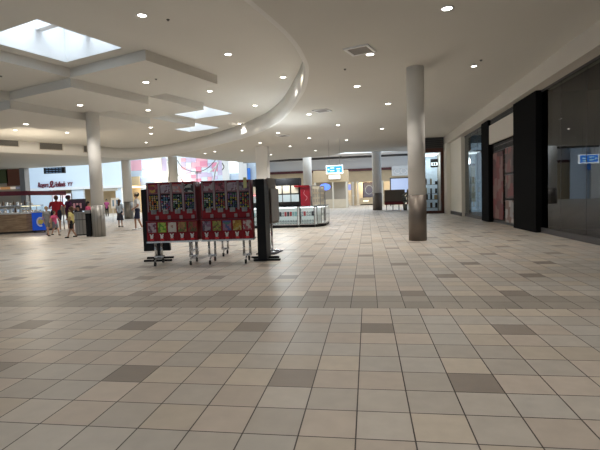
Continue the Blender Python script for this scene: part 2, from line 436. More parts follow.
# roll gate
g = thing('security_gate', 'dark roll-down security gate closing the shop entrance between black pillars', 'gate', (5.45, 19, 0))
def gate_bars(b):
    for k in range(34): box(b, -.008, .008, -1.68+k*.102-.006, -1.68+k*.102+.006, 0.05, 3.35)
    for k in range(16): box(b, -.012, .012, -1.68, 1.68, .08+k*.21, .095+k*.21)
one('grille', gate_bars, 'steel_grey', g)
one('bottom_bar', lambda b: box(b, -.03, .03, -1.69, 1.69, 0, .07), 'dark_trim', g)
one('side_rail', lambda b: box(b, -.04, .04, -1.74, -1.68, 0, 3.36), 'dark_trim', g)
one('side_rail', lambda b: box(b, -.04, .04, 1.68, 1.74, 0, 3.36), 'dark_trim', g)
def patch_mat(name, cols, scale, rough=.6, seed=0.0, emit=0.0, stretch=(1, 1, 1)):
    m = mat(name, cols[0], rough); nt = m.node_tree; b = nt.nodes['Principled BSDF']
    tc = nt.nodes.new('ShaderNodeTexCoord'); mp = nt.nodes.new('ShaderNodeMapping')
    mp.inputs['Location'].default_value = (seed, seed*.7, seed*.3); mp.inputs['Scale'].default_value = stretch
    vo = nt.nodes.new('ShaderNodeTexVoronoi'); vo.inputs['Scale'].default_value = scale; vo.distance = 'CHEBYCHEV'
    sp = nt.nodes.new('ShaderNodeSeparateColor'); cr = nt.nodes.new('ShaderNodeValToRGB'); cr.color_ramp.interpolation = 'CONSTANT'
    while len(cr.color_ramp.elements) < len(cols): cr.color_ramp.elements.new(.5)
    for k, c in enumerate(cols):
        cr.color_ramp.elements[k].position = k/len(cols); cr.color_ramp.elements[k].color = (*c, 1)
    nt.links.new(tc.outputs['Object'], mp.inputs[0]); nt.links.new(mp.outputs[0], vo.inputs['Vector'])
    nt.links.new(vo.outputs['Color'], sp.inputs[0]); nt.links.new(sp.outputs[0], cr.inputs[0])
    nt.links.new(cr.outputs[0], b.inputs['Base Color'])
    if emit:
        nt.links.new(cr.outputs[0], b.inputs['Emission Color']); b.inputs['Emission Strength'].default_value = emit*.55
    return m
RP = patch_mat('poster_red', [(.15, .015, .015), (.19, .035, .03), (.10, .015, .015), (.20, .10, .09), (.06, .012, .012)], 2.2, seed=3)
BP = patch_mat('poster_brown', [(.12, .07, .06), (.18, .13, .12), (.07, .05, .045), (.2, .07, .06)], 3, seed=9)
def poster(y0, y1, z0, z1, m, label):
    o = one('poster', lambda b: box(b, -.012, .012, y0, y1, z0, z1), m, loc=(5.38, 0, 0))
    tag(o, label, 'poster', 'posters hung on the security gate')
poster(19.1, 20.5, .18, 2.95, RP, 'tall red poster at the far end of the security gate')
poster(17.55, 18.8, 2.05, 3.0, BP, 'brown poster highest of three stacked at the near end of the gate')
poster(17.55, 18.8, 1.05, 1.95, patch_mat('poster_b2', [(.18, .04, .04), (.09, .05, .045), (.2, .12, .1)], 3, seed=5), 'dark red poster in the middle of three stacked on the gate')
poster(17.55, 18.8, .12, .98, patch_mat('poster_b3', [(.28, .27, .26), (.2, .12, .1), (.4, .36, .34)], 3, seed=1), 'grey poster lowest of three stacked at the near end of the gate')
# beige wall beyond and the perpendicular corner shop
bm = bmesh.new(); box(bm, 5.2, 5.7, 26.3, 30.9, 0, 4.45); box(bm, 4.95, 5.2, 29.6, 30.9, 0, 4.45); struct('wall_right', bm, 'cream')
bm = bmesh.new(); box(bm, 5.17, 5.2, 26.3, 29.6, 0, .2); struct('baseboard_right', bm, 'dark_trim')
t = thing('corner_store', 'dark wood framed glass corner store front glowing beside the cream wall corner', 'store', (4.3, 30.6, 0))
def wf(b):
    box(b, -1.0, .65, -.08, .1, 0, .18); box(b, -1.0, .65, -.08, .1, 3.98, 4.25)
    box(b, .45, .65, -.08, .1, .18, 3.98); box(b, -1.0, -.9, -.08, .1, .18, 3.98)
one('wooden_frame', wf, 'dark_wood', t)
one('header', lambda b: box(b, -1.0, .65, -.03, .1, 4.25, 4.95), 'dark_slats', t)
one('pane', lambda b: box(b, -.9, .45, -.005, .005, .18, 3.98), 'glass', t)
one('side_wall', lambda b: box(b, -1.06, -1.0, -.08, 5, 0, 4.95), 'dark_wood', t)
one('back_wall', lambda b: box(b, -1.0, .65, 2.4, 2.5, 0, 4.95), 'blue_white', t)
one('side_wall', lambda b: box(b, .60, .65, .1, 2.4, 0, 4.95), 'tan_wall', t)
one('light_panel', lambda b: box(b, -.8, .4, .3, 2.0, 3.9, 3.94), 'white_lit', t)
o = one('wall_screen', lambda b: (box(b, -.25, .25, -.02, .02, -.2, .35, 0), box(b, -.2, .2, -.03, -.02, -.08, .12, 1), box(b, -.13, -.03, -.035, -.03, -.05, .09, 2), box(b, .02, .12, -.035, -.03, -.05, .09, 2)), ['dark_trim', 'white_lit', 'black'], loc=(4.45, 31.2, 3.25))
tag(o, 'small dark screen with white panel hanging inside the corner shop window', 'screen')
# merchandise in the corner shop
for k in range(16):
    w, d, h = random.uniform(.08, .2), .12, random.uniform(.12, .5)
    zz = [.35, .9, 1.3, 1.9][k // 4]
    cc = random.choice(['black', 'white', 'brown', 'beige', 'dark', 'hair_blond'])
    if k < 4 or k % 4 == 0:
        pass
    o = one('merchandise_box', lambda b: rbox(b, -w/2, w/2, -d/2, d/2, 0, min(h, .4), .012), cc, loc=(3.55+(k % 4)*.33+random.uniform(-.03, .03), 31.22, zz+.02))
    tag(o, 'small merchandise box on a shelf inside the corner shop window', 'box', 'merchandise in the corner shop window')
s = thing('display_shelf', 'dark display shelving inside the glowing corner shop', 'shelf', (4.1, 31.25, 0))
def shf(b):
    for z in (.35, .9, 1.3, 1.9): box(b, -.75, .55, -.15, .15, z, z+.02)
one('shelf', shf, 'dark_trim', s)
one('upright', lambda b: box(b, -.77, -.75, -.15, .15, 0, 2.2), 'dark_trim', s); one('upright', lambda b: box(b, .55, .57, -.15, .15, 0, 2.2), 'dark_trim', s)

# ------------------------------------------------------------ columns
def column(x, y, r, top, label, base_h=1.32, square=False, mbase='steel', mtop='column_paint'):
    t = thing('column', label, 'column', (x, y, 0), 0, 'columns holding up the mall ceiling')
    if square:
        one('shaft', lambda b: box(b, -r, r, -r, r, base_h, top), mtop, t)
        one('base_cladding', lambda b: box(b, -r-.03, r+.03, -r-.03, r+.03, 0, base_h), mbase, t)
    else:
        one('shaft', lambda b: cyl(b, (0, 0, base_h), (0, 0, top), r, seg=40), mtop, t)
        one('base_cladding', lambda b: cyl(b, (0, 0, 0), (0, 0, base_h), r+.012, seg=40), mbase, t)
    return t
column(1.42, 13.45, .245, H, 'round cream column with brown steel base standing in the right walkway')
column(-11.22, 17.45, .25, L0-2*DL, 'thick cream column with fluted steel base beside the grey trash bin', mbase='fluted')
column(aty(127.5, 190, 35.9).x, 35.9, .38, H, 'white column with grey base behind the person in the dark skirt', 1.45, mbase='fluted')
column(.85, 40.4, .40, 6.3, 'slim grey far column beside the brown lounge seating', 1.5)
column(-7.2, 31.0, .40, H, 'square grey-white column rising behind the gumball machines', square=True)
column(aty(173, 170, 34.6).x, 34.6, .36, H, 'round white column seen just above the left gumball rack')
p = aty(308, 190, 44); column(p.x, 44, .42, 6.3, 'pale far column rising behind the display kiosk', 1.4)

# ------------------------------------------------------------ downlights and ceiling fittings
proto_d = thing('downlight', 'x', 'ceiling light', (0, 0, -5), 0, 'recessed ceiling downlights')
one('trim_ring', lambda b: lathe(b, [(.125, 0), (.125, -.012), (.10, -.018), (.095, 0)], seg=20), 'white', proto_d)
one('lens', lambda b: lathe(b, [(.095, -.004), (.095, -.010), (.001, -.012)], seg=20), 'lens', proto_d)
used = [False]
def place_down(p, label, power=26, s=1.0):
    if not used[0]: o = proto_d; used[0] = True; o.location = p; o['label'] = label
    else: o = dup(proto_d, p, 0, label)
    o.scale = (s, s, s)
    if power: spot('downlight_beam', (p[0], p[1], p[2]-.05), power)
MAIN_D = [(447, 8, 'nearest flat-ceiling downlight, high above the right walkway'),
 (370, 54, 'flat-ceiling downlight touching the square air vent'),
 (357, 86, 'downlight between the square air vent and the right column'),
 (388, 103.5, 'downlight just left of the right column shaft'),
 (474, 66, 'dim downlight right of the round column near the shop bulkhead'),
 (338, 125, 'left one of two level downlights halfway down the walkway ceiling'),
 (382, 128.5, 'downlight closest left of the round column at mid height'),
 (346.5, 140, 'downlight far down the walkway ceiling above the blue sign'),
 (309, 114, 'downlight beside the rectangular air vent right of the rotunda'),
 (278, 132.7, 'downlight just outside the rotunda edge above the square column'),
 (309, 138, 'downlight behind the rectangular vent, before the blue sign'),
 (260, 142.7, 'downlight directly over the top of the square column'),
 (290, 146, 'downlight right of the square column top'),
 (315.5, 150.5, 'farthest downlight left of the blue sign'),
 (242, 150.5, 'downlight left of the square column top'),
 (271, 154.5, 'small downlight tucked right beside the square column'),
 (205, 153.5, 'small downlight under the rotunda edge above the left gumball rack'),
 (214.5, 151.5, 'small downlight under the rotunda edge above the rack gap')]
for x, y, l in MAIN_D:
    q = atz(x, y, H); d = q.length
    place_down((q.x, q.y, H-.001), l, 75 if y < 145 else 55, 1.0 if y != 66 else .7)
ROT_D = [(142, 15, 'nearest rotunda downlight at the top left of the ceiling'),
 (228, 54, 'rotunda downlight right of the first ceiling block'),
 (283, 77, 'rotunda downlight closest to the curved edge'),
 (255, 105.5, 'rotunda downlight beyond the block corners near the curved edge'),
 (239.5, 123.5, 'rotunda downlight casting a scallop on the curved fascia'),
 (146, 82, 'downlight in the underside of the nearest ceiling block'),
 (209.7, 91, 'rotunda downlight off the right corner of the nearest block'),
 (148, 110, 'downlight in the second ceiling block right of the left column'),
 (80, 105, 'downlight in the ceiling block above the left column'),
 (26, 124, 'downlight in the lowest ceiling block at far left'),
 (67, 132.5, 'downlight left of the left column near the wall grilles'),
 (15, 130, 'half hidden downlight behind the lowest block at far left'),
 (150.5, 127.3, 'upper of two close rotunda downlights far back'),
 (151, 133.5, 'lower of two close rotunda downlights far back'),
 (146, 142.3, 'rotunda downlight farthest back near the fascia glow')]
for x, y, l in ROT_D:
    for k in (3, 2, 1, 0):
        z = L0-k*DL; q = atz(x, y, z); u, v = ginv(q.x, q.y)
        if level(math.floor(u), math.floor(v)) == k or k == 0:
            place_down((q.x, q.y, z-.001), l, 75); break
for k, (x, y) in enumerate([(3, 2.5), (0, 4.5), (3, -3), (0, -2), (-1.5, -7), (3, -8), (-6, 4), (-9, 8), (-14, 5), (-9, 1), (-17, 11), (-22, 14), (-20, 5)]):  # unseen fill downlights added around and behind the camera
    z = H if k < 6 else L0
    place_down((x, y, z-.001), 'unseen downlight added out of view as fill light', 75)
# scallop lights close to the curved fascia
for x, y in [(303, 88), (252, 133), (157, 148)]:
    q = atz(x, y, H)
    c = V((-14, 15, 0)); d = (c-V((q.x, q.y, 0))).normalized()*.45
    spot('wall_wash_beam', (q.x+d.x, q.y+d.y, L0-.03), 45, (1, .88, .66), 2.0, .5)
vc = [atz(*p, H) for p in ((343.3, 49.3), (368.7, 43.3), (376, 50.7), (352, 55.3))]
vm = sum(vc, V((0, 0, 0)))/4; vang = math.atan2((vc[2]-vc[3]).y, (vc[2]-vc[3]).x); vsc = ((vc[2]-vc[3]).length+(vc[1]-vc[2]).length)/2/.67
v = thing('ceiling_vent', 'square white ceiling air vent with smudged paint around it', 'vent', tuple(vm), vang); v.scale = (vsc, vsc, 1)
def vfr(b):
    for s in (-1, 1):
        box(b, s*.30-.035, s*.30+.035, -.335, .335, -.03, 0); box(b, -.265, .265, s*.30-.035, s*.30+.035, -.03, 0)
one('frame', vfr, 'white', v)
def vl(b):
    for k in range(7): extr(b, [(-.26, -.24+k*.075, -.005), (.26, -.24+k*.075, -.005), (.26, -.20+k*.075, -.03), (-.26, -.20+k*.075, -.03)], (0, .006, .004))
one('louvre', vl, 'steel_grey', v); one('backing', lambda b: box(b, -.26, .26, -.26, .26, -.004, 0), 'black', v)
dup(v, tuple(atz(322, 110.5, H)), vang, 'ceiling air vent right of the rotunda edge, farther than the smudged one')
dup(v, tuple(atz(283, 135.5, H)), vang, 'small ceiling vent beyond the rotunda edge over the square column')
for x, y, z, l in [(168, 19.5, L0, 'dark sprinkler dot right of the nearest rotunda downlight'), (481, 60, H, 'sprinkler head beside the dim downlight'),
                (345, 69, H, 'sprinkler head below the square air vent'), (1, 76, L0-DL, 'sprinkler head at the left edge under a block'),
                (156, 79, L0-DL, 'sprinkler head in the nearest ceiling block'), (341, 156, H, 'dark round speaker hanging near the end of the walkway ceiling')]:
    q = atz(x, y, z); big = 2.8 if y == 156 else 1
    o = one('sprinkler_head', lambda b: lathe(b, [(.04*big, 0), (.04*big, -.008), (.015*big, -.012), (.012*big, -.025), (.03*big, -.027), (.03*big, -.031)], seg=14), 'dark_trim', loc=(q.x, q.y, z)); tag(o, l, 'sprinkler')
# return air grilles on the fascia
def fascia_point(xpx, ypx):
    # intersect the pixel ray with the fascia polyline
    d = ray(xpx, ypx); best = None
    for i in range(len(ROT)):
        a, b = V(ROT[i]), V(ROT[(i+1) % len(ROT)]); e = b-a
        det = d.x*(-e.y)+e.x*d.y
        if abs(det) < 1e-9: continue
        tt = (a.x*(-e.y)+e.x*a.y)/det; s = (d.x*a.y-d.y*a.x)/det
        if tt > 0 and 0 <= s <= 1 and (best is None or tt > best[0]): best = (tt, a, b)
    tt, a, b = best; return CAM+d*tt, (b-a).normalized()
for x0, x1, y, l in [(-6, 16, 142.5, 'return air grille on the fascia at the left edge'), (41, 61, 146.5, 'return air grille on the fascia left of the thick column'),
                     (83, 87, 149, 'small grille box on the fascia touching the thick column')]:
    pa, ta = fascia_point((x0+x1)/2, y); w = (aty(x1, y, pa.y)-aty(x0, y, pa.y)).length/2
    ang = math.atan2(ta.y, ta.x)
    if math.cos(ang) < 0: ang += PI
    g = thing('air_grille', l, 'vent', pa, ang)
    one('louvre', lambda b: box(b, -w+.05, w-.05, -.04, .02, -.22, .22), 'louvre', g)
    def gf(b):
        box(b, -w, w, -.05, .02, .22, .27); box(b, -w, w, -.05, .02, -.27, -.22); box(b, -w, -w+.05, -.05, .02, -.22, .22); box(b, w-.05, w, -.05, .02, -.22, .22)
    one('frame', gf, 'bulkhead', g)

# ------------------------------------------------------------ gumball racks
CM = {}
for i, cols in enumerate([[(.75, .45, .03), (.8, .2, .02), (.8, .65, .1), (.7, .5, .3)], [(.25, .2, .45), (.75, .75, .75), (.1, .3, .5), (.6, .1, .2)],
                          [(.6, .55, .05), (.7, .7, .7), (.05, .12, .1), (.1, .3, .15)], [(.1, .25, .15), (.6, .5, .05), (.3, .15, .4), (.05, .1, .2)],
                          [(.7, .6, .05), (.1, .1, .3), (.6, .1, .05), (.15, .3, .1)]]):
    CM[i] = [mat('candy_%d_%d' % (i, k), c, .3) for k, c in enumerate(cols)]
CARD = [patch_mat('card_%d' % i, cols, 18, seed=i*2.3) for i, cols in enumerate([
    [(.35, .04, .05), (.6, .35, .05), (.2, .03, .05), (.5, .1, .1)], [(.45, .35, .42), (.2, .08, .12), (.55, .45, .5)], [(.55, .4, .38), (.3, .3, .35), (.6, .2, .2)],
    [(.02, .02, .02), (.6, .6, .55), (.05, .03, .03)], [(.5, .3, .35), (.3, .06, .1), (.5, .4, .42)], [(.3, .04, .06), (.45, .12, .14), (.12, .03, .04)],
    [(.15, .45, .03), (.5, .65, .1), (.12, .3, .03)], [(.75, .68, .6), (.5, .3, .25), (.75, .72, .68)], [(.4, .2, .08), (.2, .12, .06), (.5, .3, .1), (.15, .2, .05)],
    [(.25, .1, .04), (.35, .05, .05), (.12, .1, .04)], [(.3, .15, .25), (.12, .08, .12), (.4, .35, .4)], [(.3, .35, .06), (.2, .1, .05), (.5, .4, .1)],
    [(.1, .12, .35), (.4, .2, .3), (.1, .25, .2)], [(.55, .35, .05), (.4, .2, .03), (.6, .5, .2)], [(.6, .55, .5), (.5, .1, .12), (.65, .6, .55)]])]
candy_cache = {}
def candies(parent, key, w, z0, z1, y):
    if key not in candy_cache:
        b = bmesh.new(); rr = random.Random(key[0]*17+3); r = .021
        nx = int(w/(2.1*r)); nz = int((z1-z0)/(1.95*r))
        for i in range(nx):
            for j in range(nz):
                ball(b, (-w/2+r+i*(w-2*r)/max(1, nx-1)+rr.uniform(-.004, .004), y+rr.uniform(0, .012), z0+r+j*1.95*r), r, sub=1, mi=rr.choice([0, 0, 1, 1, 2, 2, 3, 3, 4]))
        box(b, -w/2, w/2, y+.022, y+.05, z0, z1, 4)  # black sheet stands in for the shade between the balls
        o = mesh('candy', b, CM[key[0]]+[M['black']], parent); candy_cache[key] = o.data
    else:
        o = bpy.data.objects.new('candy', candy_cache[key]); C.objects.link(o); o.parent = parent
    o['kind'] = 'stuff'
    return o
def dispenser_big(rack, x, kind, card):
    w = .27
    # part: housing ; sub-parts below
    def hb(b):
        box(b, -w/2, w/2, .02, .34, 0, .84)                      # body behind
        for s in (-1, 1): box(b, s*(w/2-.012)-.012, s*(w/2-.012)+.012, -.01, .03, 0, .84)
        box(b, -w/2, w/2, -.01, .03, .815, .84); box(b, -w/2+.02, w/2-.02, -.01, .03, .60, .625)
        rbox(b, -w/2+.02, w/2-.02, -.02, .03, 0.01, .20, .008)
    o = one('dispenser', hb, 'red', rack, (x, 0, .965)); o.scale = (1, 1, .945)
    candies(o, (kind, 0), w-.07, .24, .60, -.004)
    one('display_card', lambda b: box(b, -w/2+.03, w/2-.03, -.002, .022, .63, .81), CARD[card], o)
    def tr(b):
        for s in (-1, 1): box(b, s*(w/2-.012)-.012, s*(w/2-.012)+.012, -.022, -.010, .2, .84)
        box(b, -w/2+.03, w/2-.03, -.02, -.01, .608, .618)
    one('metal_trim', tr, 'silver_trim', o)
    def cm(b):
        rbox(b, -.06, .06, -.045, .02, .15, .25, .01); cyl(b, (0, -.07, .195), (0, -.045, .195), .025, seg=14); box(b, -.008, .008, -.085, -.065, .165, .225)
    one('coin_mechanism', cm, 'steel_grey', o)
    one('price_sticker', lambda b: box(b, .035, .105, -.024, -.02, .03, .11), 'silver_trim', o)
    one('window_pane', lambda b: box(b, -w/2+.03, w/2-.03, -.03, -.027, .22, .81), 'pane_dull', o)
def dispenser_small(rack, x, card):
    w = .228
    def hb(b):
        box(b, -w/2, w/2, .02, .36, 0, .44)
        for s in (-1, 1): box(b, s*(w/2-.009)-.009, s*(w/2-.009)+.009, -.01, .03, .18, .44)
        box(b, -w/2, w/2, -.01, .03, .42, .44)
        rbox(b, -w/2, w/2, -.025, .03, 0, .19, .01)
    o = one('dispenser', hb, 'red', rack, (x, -.05, .53)); o.scale = (1, 1, .94)
    one('display_card', lambda b: box(b, -w/2+.02, w/2-.02, -.002, .022, .195, .42), CARD[card], o)
    def cm(b):   # white chromed crank: two ears over a round boss
        cyl(b, (0, -.05, .105), (0, -.02, .105), .032, seg=16)
        extr(b, [(-.045, -.05, .165), (-.02, -.05, .165), (0, -.05, .12), (.02, -.05, .165), (.045, -.05, .165), (.02, -.05, .09), (.028, -.05, .06), (-.028, -.05, .06), (-.02, -.05, .09)], (0, .012, 0))
    one('coin_crank', cm, 'white', o)
    one('chute_flap', lambda b: rbox(b, -.04, .04, -.035, -.02, .01, .055, .006), 'red_bright', o)
    one('window_pane', lambda b: box(b, -w/2+.02, w/2-.02, -.014, -.011, .2, .42), 'pane_dull', o)
def rack(loc, rz, label, cards_big, cards_small, kinds):
    t = thing('gumball_machine_rack', label, 'vending machine', loc, rz, 'racks of red gumball machines'); t.scale = (.955, 1, 1)
    for i in range(4): dispenser_big(t, -.405+i*.27, kinds[i], cards_big[i])
    for i in range(5): dispenser_small(t, -.456+i*.228, cards_small[i])
    def cap(b): box(b, -.55, .55, -.03, .36, 1.76, 1.78)
    one('top_cap', cap, 'maroon', t)
    one('side_panel', lambda b: box(b, -.562, -.541, 0, .36, .963, 1.78), 'maroon', t)
    one('side_panel', lambda b: box(b, .541, .562, 0, .36, .963, 1.78), 'maroon', t)
    def sh(b): box(b, -.585, .585, -.075, .36, .945, .963)
    one('shelf', sh, 'maroon', t)
    one('lower_tray', lambda b: box(b, -.585, .585, -.08, .36, .49, .527), 'chrome', t)
    for x in (-.40, .40):
        def leg(b):
            for dx in (-.07, .07): cyl(b, (x+dx, .14, .14), (x+dx, .14, .50), .026, seg=14)
            box(b, x-.10, x+.10, .11, .17, .15, .19)
            for dy in (-.12, .40):
                tube(b, [(x, .14, .16), (x, .14+(dy-.14)*.5, .15), (x, dy*.93, .12), (x, dy, .08)], .017, 8)
        l = one('leg', leg, 'chrome', t)
        for dy in (-.12, .40):
            one('castor', lambda b: (cyl(b, (x-.018, dy, .038), (x+.018, dy, .038), .038, seg=16), box(b, x-.024, x+.024, dy-.012, dy+.012, .04, .09)), 'rubber', l)
    return t
RA = math.radians(7)
pL = atz(174.5, 261.5); pR = atz(229, 260)
RYL = V((-4.155, 9.14)); RYR = V((-2.985, 9.14+1.18*math.tan(RA)))
rack((RYL.x, RYL.y, 0), RA, 'left rack of red gumball machines with an orange-candy window', [0, 1, 2, 3], [1, 6, 7, 8, 9], [0, 1, 2, 3])
rack((RYR.x, RYR.y, 0), RA, 'right rack of red gumball machines with a yellow tag on top', [4, 5, 1, 10], [10, 11, 12, 13, 14], [2, 4, 3, 4])
rack((-3.9, 10.75, 0), RA+PI, 'rear rack of gumball machines facing away, wheels seen under the front ones', [5, 9, 0, 4], [9, 8, 7, 6, 1], [4, 3, 1, 0])
o = one('price_tag', lambda b: box(b, -.035, .035, -.003, .003, 0, .22), mat('yellow_tag', (.62, .62, .28), .7), loc=(-2.52, 9.14, 1.60)); tag(o, 'pale yellow paper tag on the top right corner of the gumball rack', 'tag')
# black upright panels on flat feet
def black_stand(loc, rz, label, pts, th, cross=False):
    t = thing('display_stand', label, 'display stand', loc, rz, 'black upright stands flanking the gumball racks')
    one('panel', lambda b: extr(b, [(x, -th/2, z) for x, z in pts], (0, th, 0)), 'black', t)
    for s in (-1, 1):
        if cross: one('foot', lambda b: rbox(b, s*.2-.04, s*.2+.04, -.34+s*.04, .26+s*.04, 0, .045, .01), 'black', t)
        else: one('foot', lambda b: rbox(b, -.32-s*.06, .32-s*.06, s*.26-.04, s*.26+.04, 0, .045, .01), 'black', t)
    one('post', lambda b: (box(b, -.03, .03, -.04, .04, .045, .40), box(b, -.03, .03, -.3, .3, .045, .075)), 'black', t)
    return t
black_stand((-4.90, 9.95, 0), RA, 'black panel stand on flat feet behind the left end of the racks', [(-.34, .22), (.28, .22), (.28, 1.72), (-.34, 1.66)], .09)
black_stand((-2.31, 9.79, 0), math.radians(94), 'tall black slanted-top panel stand at the right end of the racks', [(-.32, .05), (.32, .05), (.32, 1.58), (-.32, 1.79)], .19, True)
# silver slant-top vending machine behind on the right
t = thing('sticker_machine', 'silver slant-topped vending machine behind the right black stand', 'vending machine', (-2.46, 11.0, 0), math.radians(84))
one('cabinet', lambda b: extr(b, [(-.3, -.16, .75), (-.3, .16, .75), (-.3, .16, 1.72), (-.3, -.10, 1.86)], (.62, 0, 0)), 'steel', t)
one('front_panel', lambda b: rbox(b, -.28, .30, -.19, -.16, .8, 1.6, .01), 'steel_grey', t)
one('leg', lambda b: (cyl(b, (-.2, 0, .06), (-.2, 0, .75), .03), box(b, -.26, -.14, -.2, .2, .02, .06)), 'chrome', t)
one('leg', lambda b: (cyl(b, (.2, 0, .06), (.2, 0, .75), .03), box(b, .14, .26, -.2, .2, .02, .06)), 'chrome', t)
one('base_plate', lambda b: box(b, -.36, .36, -.24, .24, 0, .025), 'black', t)

# ------------------------------------------------------------ glass display kiosk
def case(loc, rz, w, d, h, label, grp='glass display cases of the kiosk'):
    t = thing('display_case', label, 'display case', loc, rz, grp)
    def fr(b):
        for x in (-w/2, w/2-.035):
            for y in (0, d-.035): box(b, x, x+.035, y, y+.035, .1, h)
        box(b, -w/2, w/2, 0, .03, h-.04, h); box(b, -w/2, -w/2+.03, 0, d, h-.04, h); box(b, w/2-.03, w/2, 0, d, h-.04, h); box(b, -w/2, w/2, d-.03, d, h-.04, h); box(b, -w/2, w/2, 0, .03, .12, .16)
    one('frame', fr, 'chrome', t)
    one('plinth', lambda b: box(b, -w/2, w/2, .02, d, 0, .12), 'black', t)
    one('floor_panel', lambda b: box(b, -w/2, w/2, .01, d-.01, .12, .14), 'white', t)
    one('back_panel', lambda b: box(b, -w/2+.03, w/2-.03, d-.02, d-.01, .14, h-.04), 'white', t)
    one('shelf', lambda b: box(b, -w/2+.02, w/2-.02, .03, d-.03, .50, .515), 'glass', t)
    one('front_glass', lambda b: box(b, -w/2+.03, w/2-.03, .005, .012, .14, h-.04), 'glass', t)
    one('top_glass', lambda b: box(b, -w/2, w/2, 0, d, h, h+.012), 'glass', t)
    one('light_strip', lambda b: box(b, -w/2+.05, w/2-.05, .05, .08, h-.06, h-.045), 'case_lit', t)  # glowing strip added to brighten the inside of the case
    return t
KY = 20.0
case((-6.15, KY+.1, 0), 0, 1.15, .55, .95, 'glass display case at the left end of the kiosk, mostly behind machines')
case((-4.95, KY, 0), 0, 1.2, .55, .95, 'glass display case of phone cases right of the black stand')
case((-3.72, KY, 0), 0, 1.2, .55, .95, 'middle glass display case with patterned covers in two rows')
case((-2.72, KY+.02, 0), 0, .72, .55, .95, 'narrow glass display case near the right kiosk corner')
case((-2.12, KY+.34, 0), math.radians(50), .48, .22, .95, 'angled glass display case at the kiosk corner')
case((-1.93, KY+1.75, 0), PI/2, 1.9, .45, .95, 'long glass display case along the right kiosk side')
proto_c = one('phone_case', lambda b: rbox(b, -.052, .052, -.006, .006, 0, .20, .005), patch_mat('case_grey', [(.35, .38, .4), (.7, .72, .72), (.12, .14, .16), (.55, .6, .62)], 30))
protos = [proto_c]
for nm, c in (('case_red', (.45, .05, .06)), ('case_dark', (.04, .04, .05)), ('case_teal', (.3, .5, .52))):
    o = proto_c.copy(); o.data = proto_c.data.copy(); o.data.materials[0] = mat(nm, c, .3); protos.append(o)
first = set()
def phone(x, y, z, k, where):
    o = protos[k]
    if k in first: o = protos[k].copy()
    first.add(k)
    if o.name not in C.objects: C.objects.link(o)
    o.location = (x, y, z)
    tag(o, ['grey patterned phone case', 'red phone case', 'black phone case', 'teal phone case'][k]+' standing on the '+where+' shelf of the glass kiosk', 'phone case', 'phone cases in the kiosk displays')
for cx, n_ in ((-4.95, 9), (-3.72, 9), (-2.72, 5)):
    for i in range(n_):
        for z, wh in ((.14, 'lower'), (.515, 'upper')):
            phone(cx+(i-(n_-1)/2)*.12, KY+(.15 if z < .3 else .2), z, random.choice([0, 0, 0, 2]) if z < .3 else random.choice([2, 1, 2, 1, 3, 0]), wh)
# kiosk tower with hanging panels
t = thing('kiosk_tower', 'black merchandise tower with beige and pale blue panels above the glass cases', 'kiosk', (-3.95, KY+1.45, 0))
one('base_cabinet', lambda b: box(b, -1.7, .78, -.25, .25, 0, 1.0), 'black', t)
one('canopy', lambda b: box(b, -1.7, .78, -.3, .3, 1.95, 2.28), 'black', t)
one('back_board', lambda b: box(b, -1.7, .78, .1, .14, 1.0, 1.95), 'dark_trim', t)
for i in range(6): one('upper_panel', lambda b: box(b, -1.66+i*.405, -1.66+i*.405+.34, -.29, -.26, 1.56, 1.93), 'beige_light', t)
M['pale'] = mat('pale_blue_panel', (.62, .72, .76), .6)
for i in range(6): one('lower_panel', lambda b: box(b, -1.66+i*.405, -1.66+i*.405+.36, -.32, -.28, 1.16, 1.50), 'pale', t)
one('led_strip', lambda b: box(b, -1.6, -1.0, -.34, -.3, 1.50, 1.54), mat('pink_led', (1, .3, .35), .4, emit=1.5, ecol=(1, .25, .3)), t)
t = thing('snack_machine', 'red vending cabinet with a white drawn emblem on the kiosk', 'vending machine', (-2.92, KY+1.35, .0))
one('cabinet', lambda b: rbox(b, -.22, .22, -.2, .2, .9, 1.88, .02), mat('kiosk_red', (.36, .015, .03), .35), t)
one('pedestal', lambda b: box(b, -.22, .22, -.2, .2, 0, .9), 'black', t)
def emb(b):
    tube(b, [(.09*math.sin(a*.9)*(1 if a < 4 else .7), -.205, 1.2+a*.07) for a in [k*.4 for k in range(18)]], .012, 6)
one('emblem', emb, mat('emblem_pink', (.7, .35, .38), .5), t)
one('awning', lambda b: box(b, -.52, .2, -.26, -.2, 1.84, 1.92), 'red', t)
def panel_board(x, y, w, label):
    t = thing('merchandise_rack', label, 'rack', (x, y, 0), 0, 'beige kiosk racks')
    one('board', lambda b: box(b, -w/2, w/2, -.02, .02, 1.0, 1.86), 'beige_light', t)
    one('frame', lambda b: (box(b, -w/2-.03, -w/2, -.03, .03, 0, 1.9), box(b, w/2, w/2+.03, -.03, .03, 0, 1.9), box(b, -w/2, w/2, -.03, .03, 1.86, 1.9)), 'steel_grey', t)
    for i in range(3):
        for j in range(3): one('hanging_card', lambda b: box(b, -w/2+.04+i*w/3, -w/2+.11+i*w/3, -.05, -.02, 1.1+j*.24, 1.26+j*.24), 'tan_wall', t)
panel_board(-2.42, KY+1.3, .36, 'beige merchandise panel just right of the red vending cabinet')
panel_board(-2.32, KY+2.9, .26, 'narrow beige merchandise panel at the far right kiosk corner')
for i in range(3):
    o = one('cardboard_box', lambda b: rbox(b, -.1, .1, -.07, .07, 0, .16+.03*i, .008), 'beige', loc=(-4.95+i*.3, KY+.3, .963))
    tag(o, ['left', 'middle', 'right'][i]+' small cardboard box on top of the glass cases', 'box', 'boxes on the glass cases')

